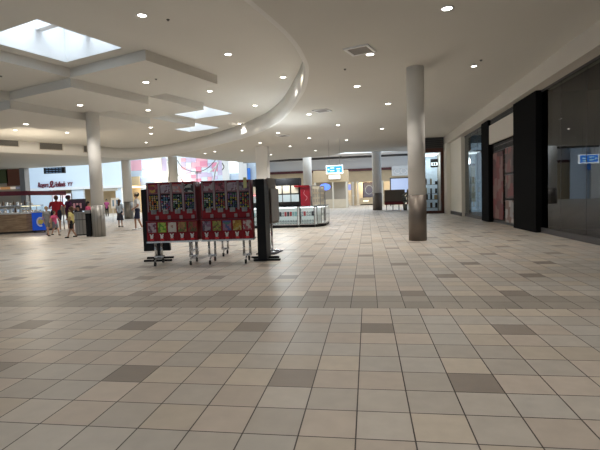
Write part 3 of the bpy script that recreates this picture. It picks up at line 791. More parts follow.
# ------------------------------------------------------------ hanging signs in the walkway
def px_sign(name, x0, x1, y0, y1, Y, mats, label, cat, extra=None, th=.12, rods=0.0, rim=True):
    a = aty(x0, y1, Y); b_ = aty(x1, y0, Y); c = (a+b_)/2; w = abs(b_.x-a.x)/2; h = abs(b_.z-a.z)/2
    t = thing(name, label, cat, (c.x, Y, c.z))
    one('panel', lambda b: box(b, -w, w, 0, th, -h, h), mats[0], t)
    if rim: one('frame', lambda b: (box(b, -w-.03, w+.03, -.02, th+.02, h, h+.05), box(b, -w-.03, w+.03, -.02, th+.02, -h-.05, -h), box(b, -w-.05, -w, -.02, th+.02, -h-.05, h+.05), box(b, w, w+.05, -.02, th+.02, -h-.05, h+.05)), mats[1], t)
    if rods:
        for s in (-.7, .7): one('rod', lambda b: cyl(b, (s*w, th/2, h), (s*w, th/2, rods-c.z), .008, seg=8), 'steel_grey', t)
    if extra: extra(t, w, h)
    return t
def dir_rows(t, w, h):
    def rr(b):
        for (x0, x1, z) in [(-.55, -.05, .45), (-.55, -.02, -.35), (.25, .75, .15), (.3, .7, -.55)]:
            box(b, x0*w, x1*w, -.012, -.002, z*h-.14*h, z*h+.14*h)
        extr(b, [(-.9*w, -.012, 0), (-.7*w, -.012, .35*h), (-.7*w, -.012, -.35*h)], (0, .01, 0))
    one('lettering', rr, mat('sign_text', (.6, .95, 1), .4, emit=1.2, ecol=(.65, .97, 1)), t)
px_sign('hanging_sign', 327, 342, 165.8, 173, 28.7, ['blue_lit', 'white_lit'], 'bright blue hanging directory sign with pale lines over the walkway', 'sign', dir_rows, .15, H)
px_sign('lit_sign', 329, 340, 174.8, 179, 50, ['white_lit', 'beige'], 'white glowing sign on the beige booth below the blue sign', 'sign', None, .15)
q = aty(325, 187, 26)
t = thing('oval_sign', 'small blue oval sign on a post behind the kiosk corner', 'sign', (q.x, 26, 0))
one('face', lambda b: ball(b, (0, 0, q.z), .32, (1, .12, .62), 3), mat('blue_oval', (.05, .12, .6), .4, emit=1.2, ecol=(.1, .2, .95)), t)
one('post', lambda b: box(b, -.02, .02, -.02, .02, 0, q.z-.15), 'steel_grey', t)

# ------------------------------------------------------------ far end of the walkway
def pbox(bm, x0, x1, y0, y1, Y, th=.2, mi=0):
    a = aty(x0, y1, Y); b_ = aty(x1, y0, Y)
    box(bm, min(a.x, b_.x), max(a.x, b_.x), Y, Y+th, min(a.z, b_.z), max(a.z, b_.z), mi)
bm = bmesh.new(); box(bm, -16, 14, YF+3, YF+3.2, 0, 6.4); struct('wall_back', bm, 'beige_light')
bm = bmesh.new(); box(bm, -16, 14, YF-.1, YF+.2, 4.95, 6.3); struct('wall_back', bm, 'white_paint')
bm = bmesh.new(); box(bm, -16, 14, YF-.4, YF+.2, 4.62, 4.95); struct('trim_4', bm, 'dark_red')
bm = bmesh.new(); box(bm, -16, 14, 57.5, 57.8, 6.05, 6.3); struct('trim_5', bm, 'dark_trim')
bm = bmesh.new(); box(bm, -16, 14, YF-.1, YF+.2, 3.1, 4.62)
for x0, x1 in ((-16, -12), (-9, -7.6), (-3.2, -2.7), (-2.2, -1.5), (1.6, 2.2), (3.2, 3.5), (9, 14)): box(bm, x0, x1, YF-.1, YF+.2, 0, 3.1)
struct('wall_back', bm, 'beige')
bm = bmesh.new()
for x in (-3.05, -1.95, -1.3, 2.0): box(bm, x-.1, x+.1, YF-.25, YF-.1, 0, 3.2); box(bm, x-.16, x+.16, YF-.3, YF-.1, 2.95, 3.2); box(bm, x-.16, x+.16, YF-.3, YF-.1, 1.2, 1.4)
struct('trim_6', bm, 'cream')
q = aty(369, 187.5, YF+1)
t = thing('framed_picture', 'large grey-violet framed picture with a round ornament in the beige shop', 'picture', (q.x, YF+1, 0))
one('panel', lambda b: box(b, -.75, .75, 0, .1, 1.1, 3.0), mat('violet_grey', (.25, .24, .32), .5), t)
one('frame', lambda b: (box(b, -.85, -.75, -.05, .12, 1.0, 3.1), box(b, .75, .85, -.05, .12, 1.0, 3.1), box(b, -.75, .75, -.05, .12, 3.0, 3.1), box(b, -.75, .75, -.05, .12, 1.0, 1.1), box(b, -.82, -.78, 0, .05, 0, 1.0), box(b, .78, .82, 0, .05, 0, 1.0)), mat('dark_violet', (.06, .04, .07), .5), t)
def orn(b):
    tube(b, [(.5*math.cos(a), -.03, 2.05+.6*math.sin(a)) for a in [k*PI/12 for k in range(24)]], .05, 6)
one('ornament', orn, 'pale', t)
t = thing('shop_counter', 'low beige shop counter with a lit top below the framed picture', 'counter', (q.x-.2, YF-.9, 0))
one('body', lambda b: rbox(b, -1.1, 1.1, -.3, .3, .12, .95, .05), 'beige', t); one('plinth', lambda b: box(b, -1.0, 1.0, -.25, .25, 0, .12), 'black', t); one('light', lambda b: box(b, -.6, .1, -.32, -.29, .5, .62), 'warm_lit', t)
for xp, l in ((350, 'left'), (341, 'far left')):
    q = aty(xp, 188, YF+.8)
    t = thing('shop_display', 'blue screen on a cream stand at the %s of the beige shop' % l, 'display', (q.x, YF+.8 if xp == 350 else YF-1.2, 0))
    one('stand', lambda b: (box(b, -.35, -.28, -.2, .2, 0, 2.2), box(b, .28, .35, -.2, .2, 0, 2.2), box(b, -.28, .28, -.2, .2, .8, .9), box(b, -.28, .28, -.2, .2, .1, .2)), 'cream', t)
    one('screen', lambda b: box(b, -.4, .4, -.22, -.2, 2.1, 2.9), mat('shop_screen', (.25, .3, .6), .4, emit=.4, ecol=(.3, .4, .9)), t)
# white sign with letters
q = aty(402, 171, YF-.3)
t = thing('lit_sign', 'white lit store sign reading CO beside the round column', 'sign', (q.x, YF-.45, q.z))
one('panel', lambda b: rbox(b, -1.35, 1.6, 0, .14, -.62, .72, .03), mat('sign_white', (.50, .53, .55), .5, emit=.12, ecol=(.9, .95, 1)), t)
text('lettering', 'CO', 1.05, 'white', t, (-1.1, -.02, -.35), sx=1.1)
q = aty(400, 190, 52)
t = thing('lit_poster', 'pale blue lit poster on the far shop above the brown seating', 'poster', (q.x, 52, 0))
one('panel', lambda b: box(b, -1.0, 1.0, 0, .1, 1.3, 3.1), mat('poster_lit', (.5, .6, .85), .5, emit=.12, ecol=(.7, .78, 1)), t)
one('frame', lambda b: (box(b, -1.1, -1, -.03, .13, 0, 3.2), box(b, 1, 1.1, -.03, .13, 0, 3.2), box(b, -1, 1, -.03, .13, 3.1, 3.2)), 'dark_trim', t)
# booth below the blue sign
t = thing('booth', 'beige booth with open front below the blue hanging sign', 'booth', (aty(334, 190, 50.2).x, 50.2, 0))
one('header', lambda b: rbox(b, -2.3, 1.6, 0, 1.6, 2.9, 4.2, .04), 'beige', t)
one('post', lambda b: box(b, -2.2, -2.0, 0, .2, 0, 2.9), 'cream', t); one('post', lambda b: box(b, 1.3, 1.5, 0, .2, 0, 2.9), 'cream', t); one('post', lambda b: box(b, -.2, -.05, 0, .15, 0, 2.9), 'cream', t)
one('back_panel', lambda b: box(b, -2.2, 1.5, 1.5, 1.6, 0, 2.9), 'tan_wall', t)
one('counter', lambda b: box(b, -2.0, 1.3, .1, .6, 0, 1.0), 'beige_light', t)
# brown lounge seating
def lounge(x, y, label):
    t = thing('lounge_bench', label, 'bench', (x, y, 0), math.radians(-4), 'brown lounge seating')
    one('backrest', lambda b: rbox(b, -.85, .85, -.12, .02, .72, 1.72, .05), 'fabric_brown', t)
    one('seat', lambda b: rbox(b, -.85, .85, -.06, .62, .46, .70, .05), mat('seat_red', (.20, .015, .02), .6), t)
    one('canopy_rail', lambda b: box(b, -.86, .86, -.14, -.1, .66, .76), 'dark_red', t)
    for sx in (-.7, -.15, .35, .75):
        one('leg', lambda b: (cyl(b, (sx, .05, 0), (sx, .05, .48), .03, seg=8), cyl(b, (sx, .5, 0), (sx, .5, .48), .03, seg=8)), 'black' if abs(sx) < .5 else 'chrome', t)
lounge(2.25, 38.9, 'brown backed bench with red seat left of the round column')
lounge(4.15, 39.3, 'brown backed bench with red seat hidden partly by the round column')
q = aty(405, 195, 38)
o = one('potted_plant', lambda b: ([ball(b, (random.uniform(-.22, .22), random.uniform(-.2, .2), .95+random.uniform(-.3, .5)), random.uniform(.05, .12), sub=1) for _ in range(36)], lathe(b, [(.14, 0), (.2, .5), (.17, .5)], seg=16)), mat('dull_leaf', (.14, .13, .10), .8), loc=(q.x, 38, 0)); tag(o, 'dull potted plant against the left side of the round column', 'plant')

# ------------------------------------------------------------ atrium at the left
YA = 56.0
XW = aty(127.5, 180, YA).x
bm = bmesh.new(); box(bm, -60, XW, YA, YA+.3, 3.45, 9.7)
box(bm, -60, aty(52, 200, YA).x, YA, YA+.3, 0, 3.5); 
for a, b_ in ((72, 84), (116, 122)): box(bm, aty(a, 200, YA).x, aty(b_, 200, YA).x, YA, YA+.3, 0, 3.5)
struct('wall_left', bm, 'blue_white')
bm = bmesh.new(); box(bm, -60, XW, YA+3.2, YA+3.4, 0, 5); box(bm, -60, XW, YA+.3, YA+3.2, 3.6, 3.7); struct('wall_left', bm, 'beige')
bm = bmesh.new(); box(bm, -60, -59.8, 10, YA, 0, 9.7); struct('wall_left', bm, 'blue_white')
bm = bmesh.new(); box(bm, -34, -28, YA+2, YA+2.2, 3.4, 3.45); box(bm, -27, XW-.5, YA+1, YA+3, 3.5, 3.55); struct('window_22', bm, 'warm_lit')
bm = bmesh.new(); box(bm, -48, XW, YA-.25, YA, 3.4, 3.75); struct('trim_7', bm, 'white_paint')
# store name
q = aty(37, 187.5, YA-.3)
t = thing('store_sign', 'dark red script store name on the pale wall above the jewelry shop', 'sign', (q.x, YA-.12, q.z))
w_ = aty(72, 187, YA-.3).x-q.x
def fit_text(str_, size, x0, x1, dz, sh):
    o = text('lettering', str_, size, 'maroon', t, (0, 0, dz), shear=sh, depth=.05)
    xs = [v.co.x for v in o.data.vertices]; k = (x1-x0)*w_/(max(xs)-min(xs))
    o.scale = (k, 1, 1); o.location.x = x0*w_-min(xs)*k
fit_text('Rogers', 1.0, 0, .31, 0, .3); fit_text('&', 2.0, .31, .48, -.5, .2)
fit_text('Hollands', 1.0, .485, .79, 0, .3); fit_text('YY', .75, .86, 1.0, .05, .2)
# lit shop window with posters
for a, b_, l in ((53, 60, 'left'), (61.5, 71, 'right')):
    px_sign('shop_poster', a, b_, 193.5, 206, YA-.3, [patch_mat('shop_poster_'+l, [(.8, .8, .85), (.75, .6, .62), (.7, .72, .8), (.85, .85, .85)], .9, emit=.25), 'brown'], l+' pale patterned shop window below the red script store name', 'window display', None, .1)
# hanging dark screen
px_sign('hanging_screen', 44.5, 64, 167.5, 173.3, 37, ['black_gloss', 'dark_trim'], 'dark hanging screen seen above the red script store name', 'screen',
        lambda t, w, h: one('lettering', lambda b: [box(b, -w*.85+i*w*.34, -w*.85+i*w*.34+w*.25, -.012, -.002, z-.03, z+.03) for i in range(5) for z in (-.18, 0, .18)], mat('screen_text', (.12, .2, .3), .4, emit=.25, ecol=(.2, .35, .6)), t), .12, H)
# patchwork pastel window wall above the racks
YP = 60.0
M['lilac'] = mat('lilac_panel', (.62, .56, .80), .6); M['pinkp'] = mat('pink_panel', (.85, .48, .60), .6); M['rose'] = mat('rose_panel', (.75, .30, .45), .6)
M['paleb'] = mat('pale_blue', (.68, .80, .95), .6)
t = thing('mural_wall', 'pastel patchwork wall of pink, lilac and pale blue panels behind the racks', 'mural', (0, 0, 0))
def mw(b):
    pbox(b, 126, 262, 140, 214, YP, .2, 0)
    rr = random.Random(4)
    x = 181
    while x < 222:
        y = 158
        w = rr.uniform(4, 7)
        while y < 182:
            h = rr.uniform(3.5, 6.5)
            pbox(b, x, min(x+w, 223), y, min(y+h, 182), YP-.05, .05, rr.choice([1, 1, 0, 2, 3, 1, 2])); y += h
        x += w
    pbox(b, 129, 141, 160, 171, YP-.06, .06, 2); pbox(b, 160, 169, 158, 171, YP-.06, .06, 1); pbox(b, 200, 207, 161, 166, YP-.08, .06, 3); pbox(b, 131, 141, 171, 182, YP-.06, .06, 0)
one('panel', mw, ['paleb', 'lilac', 'pinkp', 'rose'], t)
one('window_unit', lambda b: (pbox(b, 143, 156, 160, 168, YP-.1, .08), pbox(b, 143, 156, 170, 177, YP-.1, .08), pbox(b, 229, 240, 160, 173, YP-.1, .08)), 'white_lit', t)
one('pilaster', lambda b: (pbox(b, 156, 160, 150, 212, YP-.5, .4), pbox(b, 169, 171, 150, 212, YP-.5, .4), pbox(b, 224, 228, 150, 212, YP-.5, .4), pbox(b, 240, 246, 150, 212, YP-.5, .4)), 'white_paint', t)
px_sign('banner', 134, 140, 178, 182.5, YP-.2, [mat('banner_blue', (.05, .15, .7), .5), 'white_paint'], 'small blue banner panel above a red one right of the white column', 'banner', rim=False)
px_sign('banner', 135, 140, 183, 188.5, YP-.2, [mat('banner_red', (.8, .03, .08), .5), 'white_paint'], 'small red banner panel below the blue one', 'banner', rim=False)
px_sign('banner', 246.5, 250, 168, 183, YP-.4, [mat('banner_blue2', (.05, .25, .85), .5), 'white_paint'], 'narrow upright blue banner left of the square column', 'banner', rim=False)
# decorative hanging sculpture: black cables and white struts
t = thing('hanging_sculpture', 'white struts with looping black cables hanging before the pastel wall', 'sculpture', (0, 0, 0))
def cab(b, pts, r):
    out = []
    P3 = [aty(x, y, 45) for x, y in pts]
    for i in range(len(P3)-1):
        p0, p1, p2, p3 = P3[max(0, i-1)], P3[i], P3[i+1], P3[min(i+2, len(P3)-1)]
        for s in range(6):
            u = s/6; out.append(.5*((2*p1)+(p2-p0)*u+(2*p0-5*p1+4*p2-p3)*u*u+(3*p1-p0-3*p2+p3)*u**3))
    out.append(P3[-1]); tube(b, out, r, 6)
one('cable', lambda b: cab(b, [(177, 160), (182, 167), (190, 171), (200, 171.5), (209, 167), (217, 158)], .035), 'dark_trim', t)
one('cable', lambda b: cab(b, [(168, 162), (169, 172), (168, 183)], .05), 'dark_trim', t)
one('cable', lambda b: cab(b, [(177, 173), (181, 179), (184, 184)], .05), 'dark_trim', t)
one('cable', lambda b: cab(b, [(222, 163), (224, 167), (222, 170)], .05), 'dark_trim', t)
one('hanger', lambda b: (cab(b, [(197, 171), (197, 182)], .04), cab(b, [(195, 173), (201, 173)], .04)), 'dark_trim', t)
one('strut', lambda b: (cab(b, [(218, 162), (215, 172), (213, 184)], .08), cab(b, [(210, 172), (216, 166), (219, 162)], .06), cab(b, [(165, 157), (170, 163)], .08)), 'white', t)
# opening with warm store at 104-118
bm = bmesh.new(); pbox(bm, 103, 117, 186, 191, YA-.1, .3); struct('trim_8', bm, 'tan_wall')
t = thing('poster_easel', 'white easel board with blue figures beside the person in the skirt', 'easel', (aty(116, 215, 30).x, 30, 0))
one('board', lambda b: box(b, -.32, .32, -.02, .02, 1.0, 1.75), 'white', t); one('artwork', lambda b: [box(b, x-.06, x+.06, -.03, -.02, 1.15, 1.6) for x in (-.15, .15)], mat('art_blue', (.15, .3, .5), .6), t)
one('leg', lambda b: cyl(b, (-.25, 0, 0), (-.2, 0, 1.0), .02, seg=8), 'white', t); one('leg', lambda b: cyl(b, (.25, 0, 0), (.2, 0, 1.0), .02, seg=8), 'white', t)

# ------------------------------------------------------------ food counter at the far left
t = thing('food_counter', 'long wood-panelled food counter with pale top at the left edge', 'counter', (0, 0, 0))
A = V((-20.8, 19.3)); B = V((-17.15, 20.55)); Cc = V((-17.75, 23.2)); D = V((-21.5, 23.5))
# curved front
front = [A+(B-A)*s for s in (0, .5, 1)]
foot = [(A.x, A.y), (B.x-.5, B.y-.17), (B.x-.12, B.y+.08), (B.x, B.y+.45), (Cc.x+.25, Cc.y), (Cc.x-1.2, Cc.y), (B.x-1.4, B.y+.7), (A.x-.2, A.y+.7)]
one('body', lambda b: prism(b, foot, .10, .98), 'wood', t)
one('kickboard', lambda b: prism(b, [(x*.999, y+.06) for x, y in foot], 0, .10), 'dark', t)
one('worktop', lambda b: prism(b, [(x+(.04 if k in (2, 3, 4) else 0), y-(.05 if k < 3 else 0)) for k, (x, y) in enumerate(foot)], .98, 1.06), 'white', t)
def gl(b):
    a = V((A.x, A.y+.08)); c = V((B.x-.3, B.y+.02))
    for s0 in range(5):
        p = a+(c-a)*(s0/5); q2 = a+(c-a)*((s0+.97)/5)
        extr(b, [(p.x, p.y, 1.06), (q2.x, q2.y, 1.06), (q2.x, q2.y+.1, 1.42), (p.x, p.y+.1, 1.42)], (0, .01, 0))
one('sneeze_guard', gl, 'pane_dull', t)
# canopy bar
t = thing('canopy_beam', 'dark red overhead beam with small white lettering above the food counter', 'canopy', (0, 0, 0))
one('beam', lambda b: extr(b, [(-20.8, 19.5, 1.93), (-20.8, 19.5, 2.15), (-17.2, 20.75, 2.15), (-17.2, 20.75, 1.93)], (-.05, .16, 0)), 'maroon', t)
one('side_beam', lambda b: extr(b, [(-17.2, 20.78, 1.93), (-17.2, 20.78, 2.15), (-16.95, 23.4, 2.15), (-16.95, 23.4, 1.93)], (-.12, 0, 0)), 'maroon', t)
def lets(b):
    dv = (V((-17.2, 20.75))-V((-20.8, 19.5))).normalized()
    x = 1.95
    for k in range(9):
        w = random.uniform(.03, .06); h = random.uniform(.05, .10) if k < 6 else .04
        p = V((-20.8, 19.5))+dv*x; q2 = p+dv*w
        extr(b, [(p.x, p.y-.005, 2.0), (q2.x, q2.y-.005, 2.0), (q2.x, q2.y-.005, 2.0+h), (p.x, p.y-.005, 2.0+h)], (.002, -.008, 0)); x += w+.02
one('lettering', lets, 'white', t)
for x, y in ((-17.25, 20.95), (-20.6, 19.75), (-17.05, 23.2)): one('post', lambda b: cyl(b, (x, y, 1.06 if y < 22 else 0), (x, y, 1.95), .03, seg=10), 'steel_grey', t)
# blue board with white ring and yellow disc
q = V((-16.95, 20.35))
t = thing('logo_board', 'bright blue board with white ring and yellow disc at the counter end', 'sign', (-16.62, 20.75, 0), math.radians(12))
one('board', lambda b: rbox(b, -.36, .30, -.02, .02, .12, 1.02, .01), mat('logo_blue', (.01, .10, .75), .4, emit=.12), t)
def ring(b):
    R_ = [(.20*math.cos(a)+.06, .25*math.sin(a)) for a in [PI*.35+k*PI*1.3/14 for k in range(15)]]
    I_ = [(.12*math.cos(a)+.06, .17*math.sin(a)) for a in [PI*.35+k*PI*1.3/14 for k in range(15)]]
    for i in range(14): extr(b, [(R_[i][0], -.025, .55+R_[i][1]), (R_[i+1][0], -.025, .55+R_[i+1][1]), (I_[i+1][0], -.025, .55+I_[i+1][1]), (I_[i][0], -.025, .55+I_[i][1])], (0, -.006, 0))
one('ring', ring, 'white', t)
one('disc', lambda b: cyl(b, (.07, -.035, .55), (.07, -.02, .55), .13, seg=24), mat('logo_yellow', (.85, .68, .15), .5), t)
one('stand', lambda b: (box(b, -.25, -.2, 0, .06, 0, .14), box(b, .2, .25, 0, .06, 0, .14), box(b, -.3, .3, -.05, .12, 0, .02)), 'dark', t)
# back menu wall of the food shop with grey pillar
t = thing('menu_wall', 'tall back wall with green and brown menu board behind the food counter', 'menu board', (0, 0, 0))
def mwb(b):
    pbox(b, -60, 20.5, 160, 212, 38.6, .2, 0)
one('wall', mwb, 'tan_wall', t)
one('menu_board', lambda b: (pbox(b, -60, 7, 169, 186, 38.5, .08, 0), pbox(b, 7, 19.5, 169, 186, 38.5, .08, 1)), [mat('menu_green', (.10, .12, .035), .6), mat('menu_brown', (.22, .075, .035), .6)], t)
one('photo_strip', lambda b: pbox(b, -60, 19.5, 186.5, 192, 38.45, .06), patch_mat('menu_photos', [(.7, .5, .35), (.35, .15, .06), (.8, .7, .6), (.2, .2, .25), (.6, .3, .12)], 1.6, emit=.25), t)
bm = bmesh.new(); a = aty(20.5, 190, 38); b_ = aty(25.5, 190, 38); box(bm, a.x, b_.x, 38, 38.6, 0, H-.01); struct('wall_pillar', bm, 'steel_grey')
# shelf and clutter
t = thing('back_counter', 'steel back counter with shelf behind the food counter', 'counter', (-20, 22.5, 0))
one('body', lambda b: box(b, -1.5, 1.4, 0, .6, 0, .95), 'steel_grey', t); one('shelf', lambda b: box(b, -1.5, 1.4, .3, .6, 1.4, 1.43), 'chrome', t); one('bracket', lambda b: [box(b, x, x+.03, .57, .6, .95, 1.4) for x in (-1.5, 0, 1.37)], 'chrome', t)
def cup(b): lathe(b, [(.03, 0), (.045, .12), (.042, .12)], seg=12)
def bottle(b): lathe(b, [(.04, 0), (.04, .18), (.015, .24), (.015, .29)], seg=12)
def jarf(b): lathe(b, [(.07, 0), (.075, .14), (.06, .18), (.06, .2)], seg=14)
def appl(b): rbox(b, -.16, .16, -.12, .12, 0, .34, .03); box(b, -.1, .1, -.14, -.12, .05, .2)
KINDS = [('paper_cup', cup, 'white', 'white paper cup'), ('syrup_bottle', bottle, 'brown', 'dark syrup bottle'), ('food_jar', jarf, 'blue_white', 'pale food jar'), ('coffee_machine', appl, 'chrome', 'chrome coffee machine')]
PK = {}
def clutter(kind, p, where, grp):
    nm, fn, mt, lb = KINDS[kind]
    if kind not in PK: o = one(nm, fn, mt); PK[kind] = o
    else: o = PK[kind].copy(); C.objects.link(o)
    o.location = p; tag(o, lb+' '+where, nm.split('_')[-1], grp)
for k in range(16):
    s = (k+.5)/16; p = A+(B-A)*s
    clutter([0, 2, 1, 2, 0][k % 5], (p.x+.05, p.y+.42, 1.06), 'on the pale top of the wooden food counter', 'cups, jars and bottles on the food counter')
for k in range(12): clutter([1, 2, 0][k % 3], (-21.3+k*.23, 22.95, 1.43), 'on the high shelf behind the food counter', 'things on the food shop shelf')
for k in range(4): clutter(3, (-21.1+k*.65, 22.75, .95), ['farthest left', 'second from left', 'second from right', 'rightmost'][k]+' on the steel back counter', 'coffee machines on the back counter')
t = thing('pastry_case', 'lit glass pastry case with orange pastries at the counter end', 'display case', (-17.45, 21.3, 1.06), math.radians(19))
one('bottom_tray', lambda b: box(b, -.5, .5, -.2, .2, 0, .04), 'chrome', t); one('top', lambda b: box(b, -.5, .5, -.2, .2, .32, .36), 'chrome', t); one('end_panel', lambda b: box(b, -.5, -.48, -.2, .2, .04, .32), 'glass', t); one('end_panel', lambda b: box(b, .48, .5, -.2, .2, .04, .32), 'glass', t); one('pane', lambda b: box(b, -.48, .48, -.2, -.19, .04, .32), 'glass', t)
one('light_strip', lambda b: box(b, -.45, .45, -.15, -.1, .30, .32), 'warm_lit', t)
one('pastries', lambda b: [ball(b, (-.42+i*.12, -.08, .08), .05, (1, 1, .7), 1) for i in range(8)], mat('pastry', (.65, .3, .06), .6), t)
# trash bin
t = thing('trash_bin', 'grey slatted trash bin with curved front beside the thick column', 'trash bin', (atz(83, 235).x, atz(83, 235).y, 0), math.radians(-8))
def bin_body(b):
    prism(b, [(.30*math.cos(a), .30*math.sin(a)) for a in [k*PI/12 for k in range(24)]], .05, .98)
one('body', bin_body, 'fluted', t)
one('rim', lambda b: prism(b, [(.325*math.cos(a), .325*math.sin(a)) for a in [k*PI/12 for k in range(24)]], .98, 1.03), 'steel_grey', t)
one('band', lambda b: prism(b, [(.31*math.cos(a), .31*math.sin(a)) for a in [k*PI/12 for k in range(24)]], .68, .71), 'dark_trim', t)
one('base', lambda b: prism(b, [(.28*math.cos(a), .28*math.sin(a)) for a in [k*PI/12 for k in range(24)]], 0, .05), 'black', t)
t = thing('recycling_bin', 'slim black bin between the grey trash bin and the column', 'trash bin', (atz(91.2, 236.5).x, atz(91.2, 236.5).y, 0), 0)
one('body', lambda b: rbox(b, -.12, .10, -.15, .15, 0, .98, .02), 'black', t); one('lid', lambda b: rbox(b, -.14, .12, -.17, .17, .98, 1.12, .03), 'steel_grey', t)

# ------------------------------------------------------------ people
def caps(bm, p0, p1, r0, r1, seg=14):
    p0, p1 = V(p0), V(p1)
    cyl(bm, p0, p1, r0, r1, seg); ball(bm, p0, r0, sub=2); ball(bm, p1, r1, sub=2)
def remesh(bm, vox, name, mats, parent, smooth=4):
    o = mesh(name, bm, mats, parent)
    md = o.modifiers.new('r', 'REMESH'); md.mode = 'VOXEL'; md.voxel_size = vox; md.use_smooth_shade = True
    ms = o.modifiers.new('s', 'SMOOTH'); ms.iterations = smooth; ms.factor = .5
    bpy.context.view_layer.update()
    me = bpy.data.meshes.new_from_object(o.evaluated_get(bpy.context.evaluated_depsgraph_get()))
    o.modifiers.clear(); old = o.data; o.data = me; bpy.data.meshes.remove(old)
    me.name = name
    for m in mats if isinstance(mats, list) else [mats]:
        if len(me.materials) == 0: me.materials.append(M[m] if isinstance(m, str) else m)
    return o
def person(label, loc, rz, h, shirt, bottom, hair, shoes='white', skin='skin', legs=((0, 0), (0, 0)), arms=None, wide=1.0,
           hat=None, long_hair=False, skirt=False, trousers=False, lean=0.0, sit=False, sleeves=.5):
    """faces -y at rz=0. legs: ((knee_fwd, foot_fwd) left, right). arms: ((elbow xyz), (wrist xyz)) per side relative to the shoulder, unit height"""
    t = thing('person', label, 'person', loc, rz)
    S = h
    def P(x, y, z): return V((x*S, y*S, z*S))
    hipz = .52 if not sit else .30
    up = hipz-.52
    def Q(x, y, z):                        # upper body with lean forward (-y)
        dz = z-.52; return P(x, y-math.sin(lean)*dz, .52+math.cos(lean)*dz+up)
    sh = [Q(s*.098*wide, 0, .805) for s in (-1, 1)]
    if arms is None: arms = (((-.03, .01, -.17), (-.02, -.03, -.31)), ((.03, .01, -.17), (.02, -.03, -.31)))
    el = [sh[k]+P(*arms[k][0]) for k in (0, 1)]; wr = [sh[k]+P(*arms[k][1]) for k in (0, 1)]
    hip = [P(s*.05*wide, 0, hipz-.02) for s in (-1, 1)]
    kn, an = [], []
    for k, s in ((0, -1), (1, 1)):
        kf, ff = legs[k]
        if sit: kn.append(P(s*.07, -.24, .29)); an.append(P(s*.07, -.24, .045))
        else: kn.append(P(s*.055*wide, -kf, .285)); an.append(P(s*.055*wide, -ff, .045+max(0, -ff)*.25))
    b = bmesh.new()
    # torso
    caps(b, Q(0, 0, .53), Q(0, 0, .62), .075*S*wide, .07*S*wide); caps(b, Q(0, 0, .62), Q(0, 0, .74), .07*S*wide, .078*S*wide)
    caps(b, sh[0]+V((.02*S, 0, -.01*S)), sh[1]+V((-.02*S, 0, -.01*S)), .042*S, .042*S)
    caps(b, Q(-.04*wide, 0, .74), Q(.04*wide, 0, .74), .065*S, .065*S)
    caps(b, Q(0, .005, .80), Q(0, -.008, .88), .032*S, .028*S)
    for k in (0, 1):
        caps(b, hip[k], kn[k], .052*S*wide, .032*S); caps(b, kn[k], an[k], .031*S, .019*S)
        ft = an[k]+V((0, -.085*S, -.028*S)); caps(b, an[k]+V((0, .012*S, -.02*S)), ft, .02*S, .016*S)
        caps(b, sh[k], el[k], .030*S, .022*S); caps(b, el[k], wr[k], .022*S, .014*S)
        d = (wr[k]-el[k]).normalized(); u, w = frame_of(d)
        if abs(u.x) > abs(w.x): u, w = w, u                    # u: across the palm
        pc = wr[k]+d*.03*S; caps(b, wr[k], wr[k]+d*.045*S-u*.008*S, .012*S, .011*S); caps(b, wr[k], wr[k]+d*.045*S+u*.010*S, .012*S, .011*S)
        curl = V((0, -.5, 0)) if abs(d.y) < .7 else V((0, 0, -.5))
        for f, ln in enumerate((.032, .040, .042, .038)):
            base = wr[k]+d*.048*S+u*((f-1.5)*.0115*S); mid = base+d*ln*.5*S; tip = mid+(d+curl*.8).normalized()*ln*.5*S
            caps(b, base, mid, .0058*S, .0052*S, 8); caps(b, mid, tip, .0052*S, .0045*S, 8)
        sd = -1 if k == 0 else 1
        th0 = wr[k]+d*.015*S-u*.012*S; th1 = th0+(d*.6-u*.8+curl*.3).normalized()*.024*S
        caps(b, th0, th1, .0068*S, .006*S, 8); caps(b, th1, th1+d*.018*S, .006*S, .005*S, 8)
    hc = Q(0, -.012, .935)
    ball(b, hc+V((0, .006*S, .008*S)), .056*S, (.86, 1.0, 1.05), 3); ball(b, hc+V((0, -.012*S, -.026*S)), .040*S, (.9, .95, 1.0), 3)
    ball(b, hc+V((0, -.055*S, -.010*S)), .010*S, (.8, 1.2, 1.3), 2)
    for s in (-1, 1): ball(b, hc+V((s*.049*S, .005*S, -.006*S)), .013*S, (.45, .8, 1.2), 2)
    body = remesh(b, max(.0065, .0052*S), 'body', skin, t, 2)
    # eyes and mouth joined into the body
    bb = bmesh.new(); bb.from_mesh(body.data)
    for s in (-1, 1): ball(bb, hc+V((s*.019*S, -.047*S, .004*S)), .0075*S, (1, .6, .7), 2, 1)
    ball(bb, hc+V((0, -.048*S, -.036*S)), .012*S, (1, .45, .3), 2, 2)
    bb.to_mesh(body.data); bb.free(); body.data.materials.append(M['eye']); body.data.materials.append(M['red'])
    # shirt
    b = bmesh.new(); g = .010*S
    caps(b, Q(0, 0, .535), Q(0, 0, .62), .078*S*wide+g, .074*S*wide+g); caps(b, Q(0, 0, .62), Q(0, 0, .74), .074*S*wide+g, .08*S*wide+g)
    caps(b, sh[0]+V((.02*S, 0, -.01*S)), sh[1]+V((-.02*S, 0, -.01*S)), .045*S+g*.5, .045*S+g*.5); caps(b, Q(-.04*wide, 0, .74), Q(.04*wide, 0, .74), .068*S+g*.5, .068*S+g*.5)
    for k in (0, 1): caps(b, sh[k], sh[k].lerp(el[k], sleeves*1.3 if sleeves < .7 else 1), .035*S, .031*S)
    if sleeves >= .9:
        for k in (0, 1): caps(b, el[k], el[k].lerp(wr[k], .85), .028*S, .021*S)
    remesh(b, .012, 'shirt', shirt, t)
    # bottoms
    b = bmesh.new()
    caps(b, P(-.03*wide, 0, hipz+.02), P(.03*wide, 0, hipz+.02), .075*S*wide, .075*S*wide)
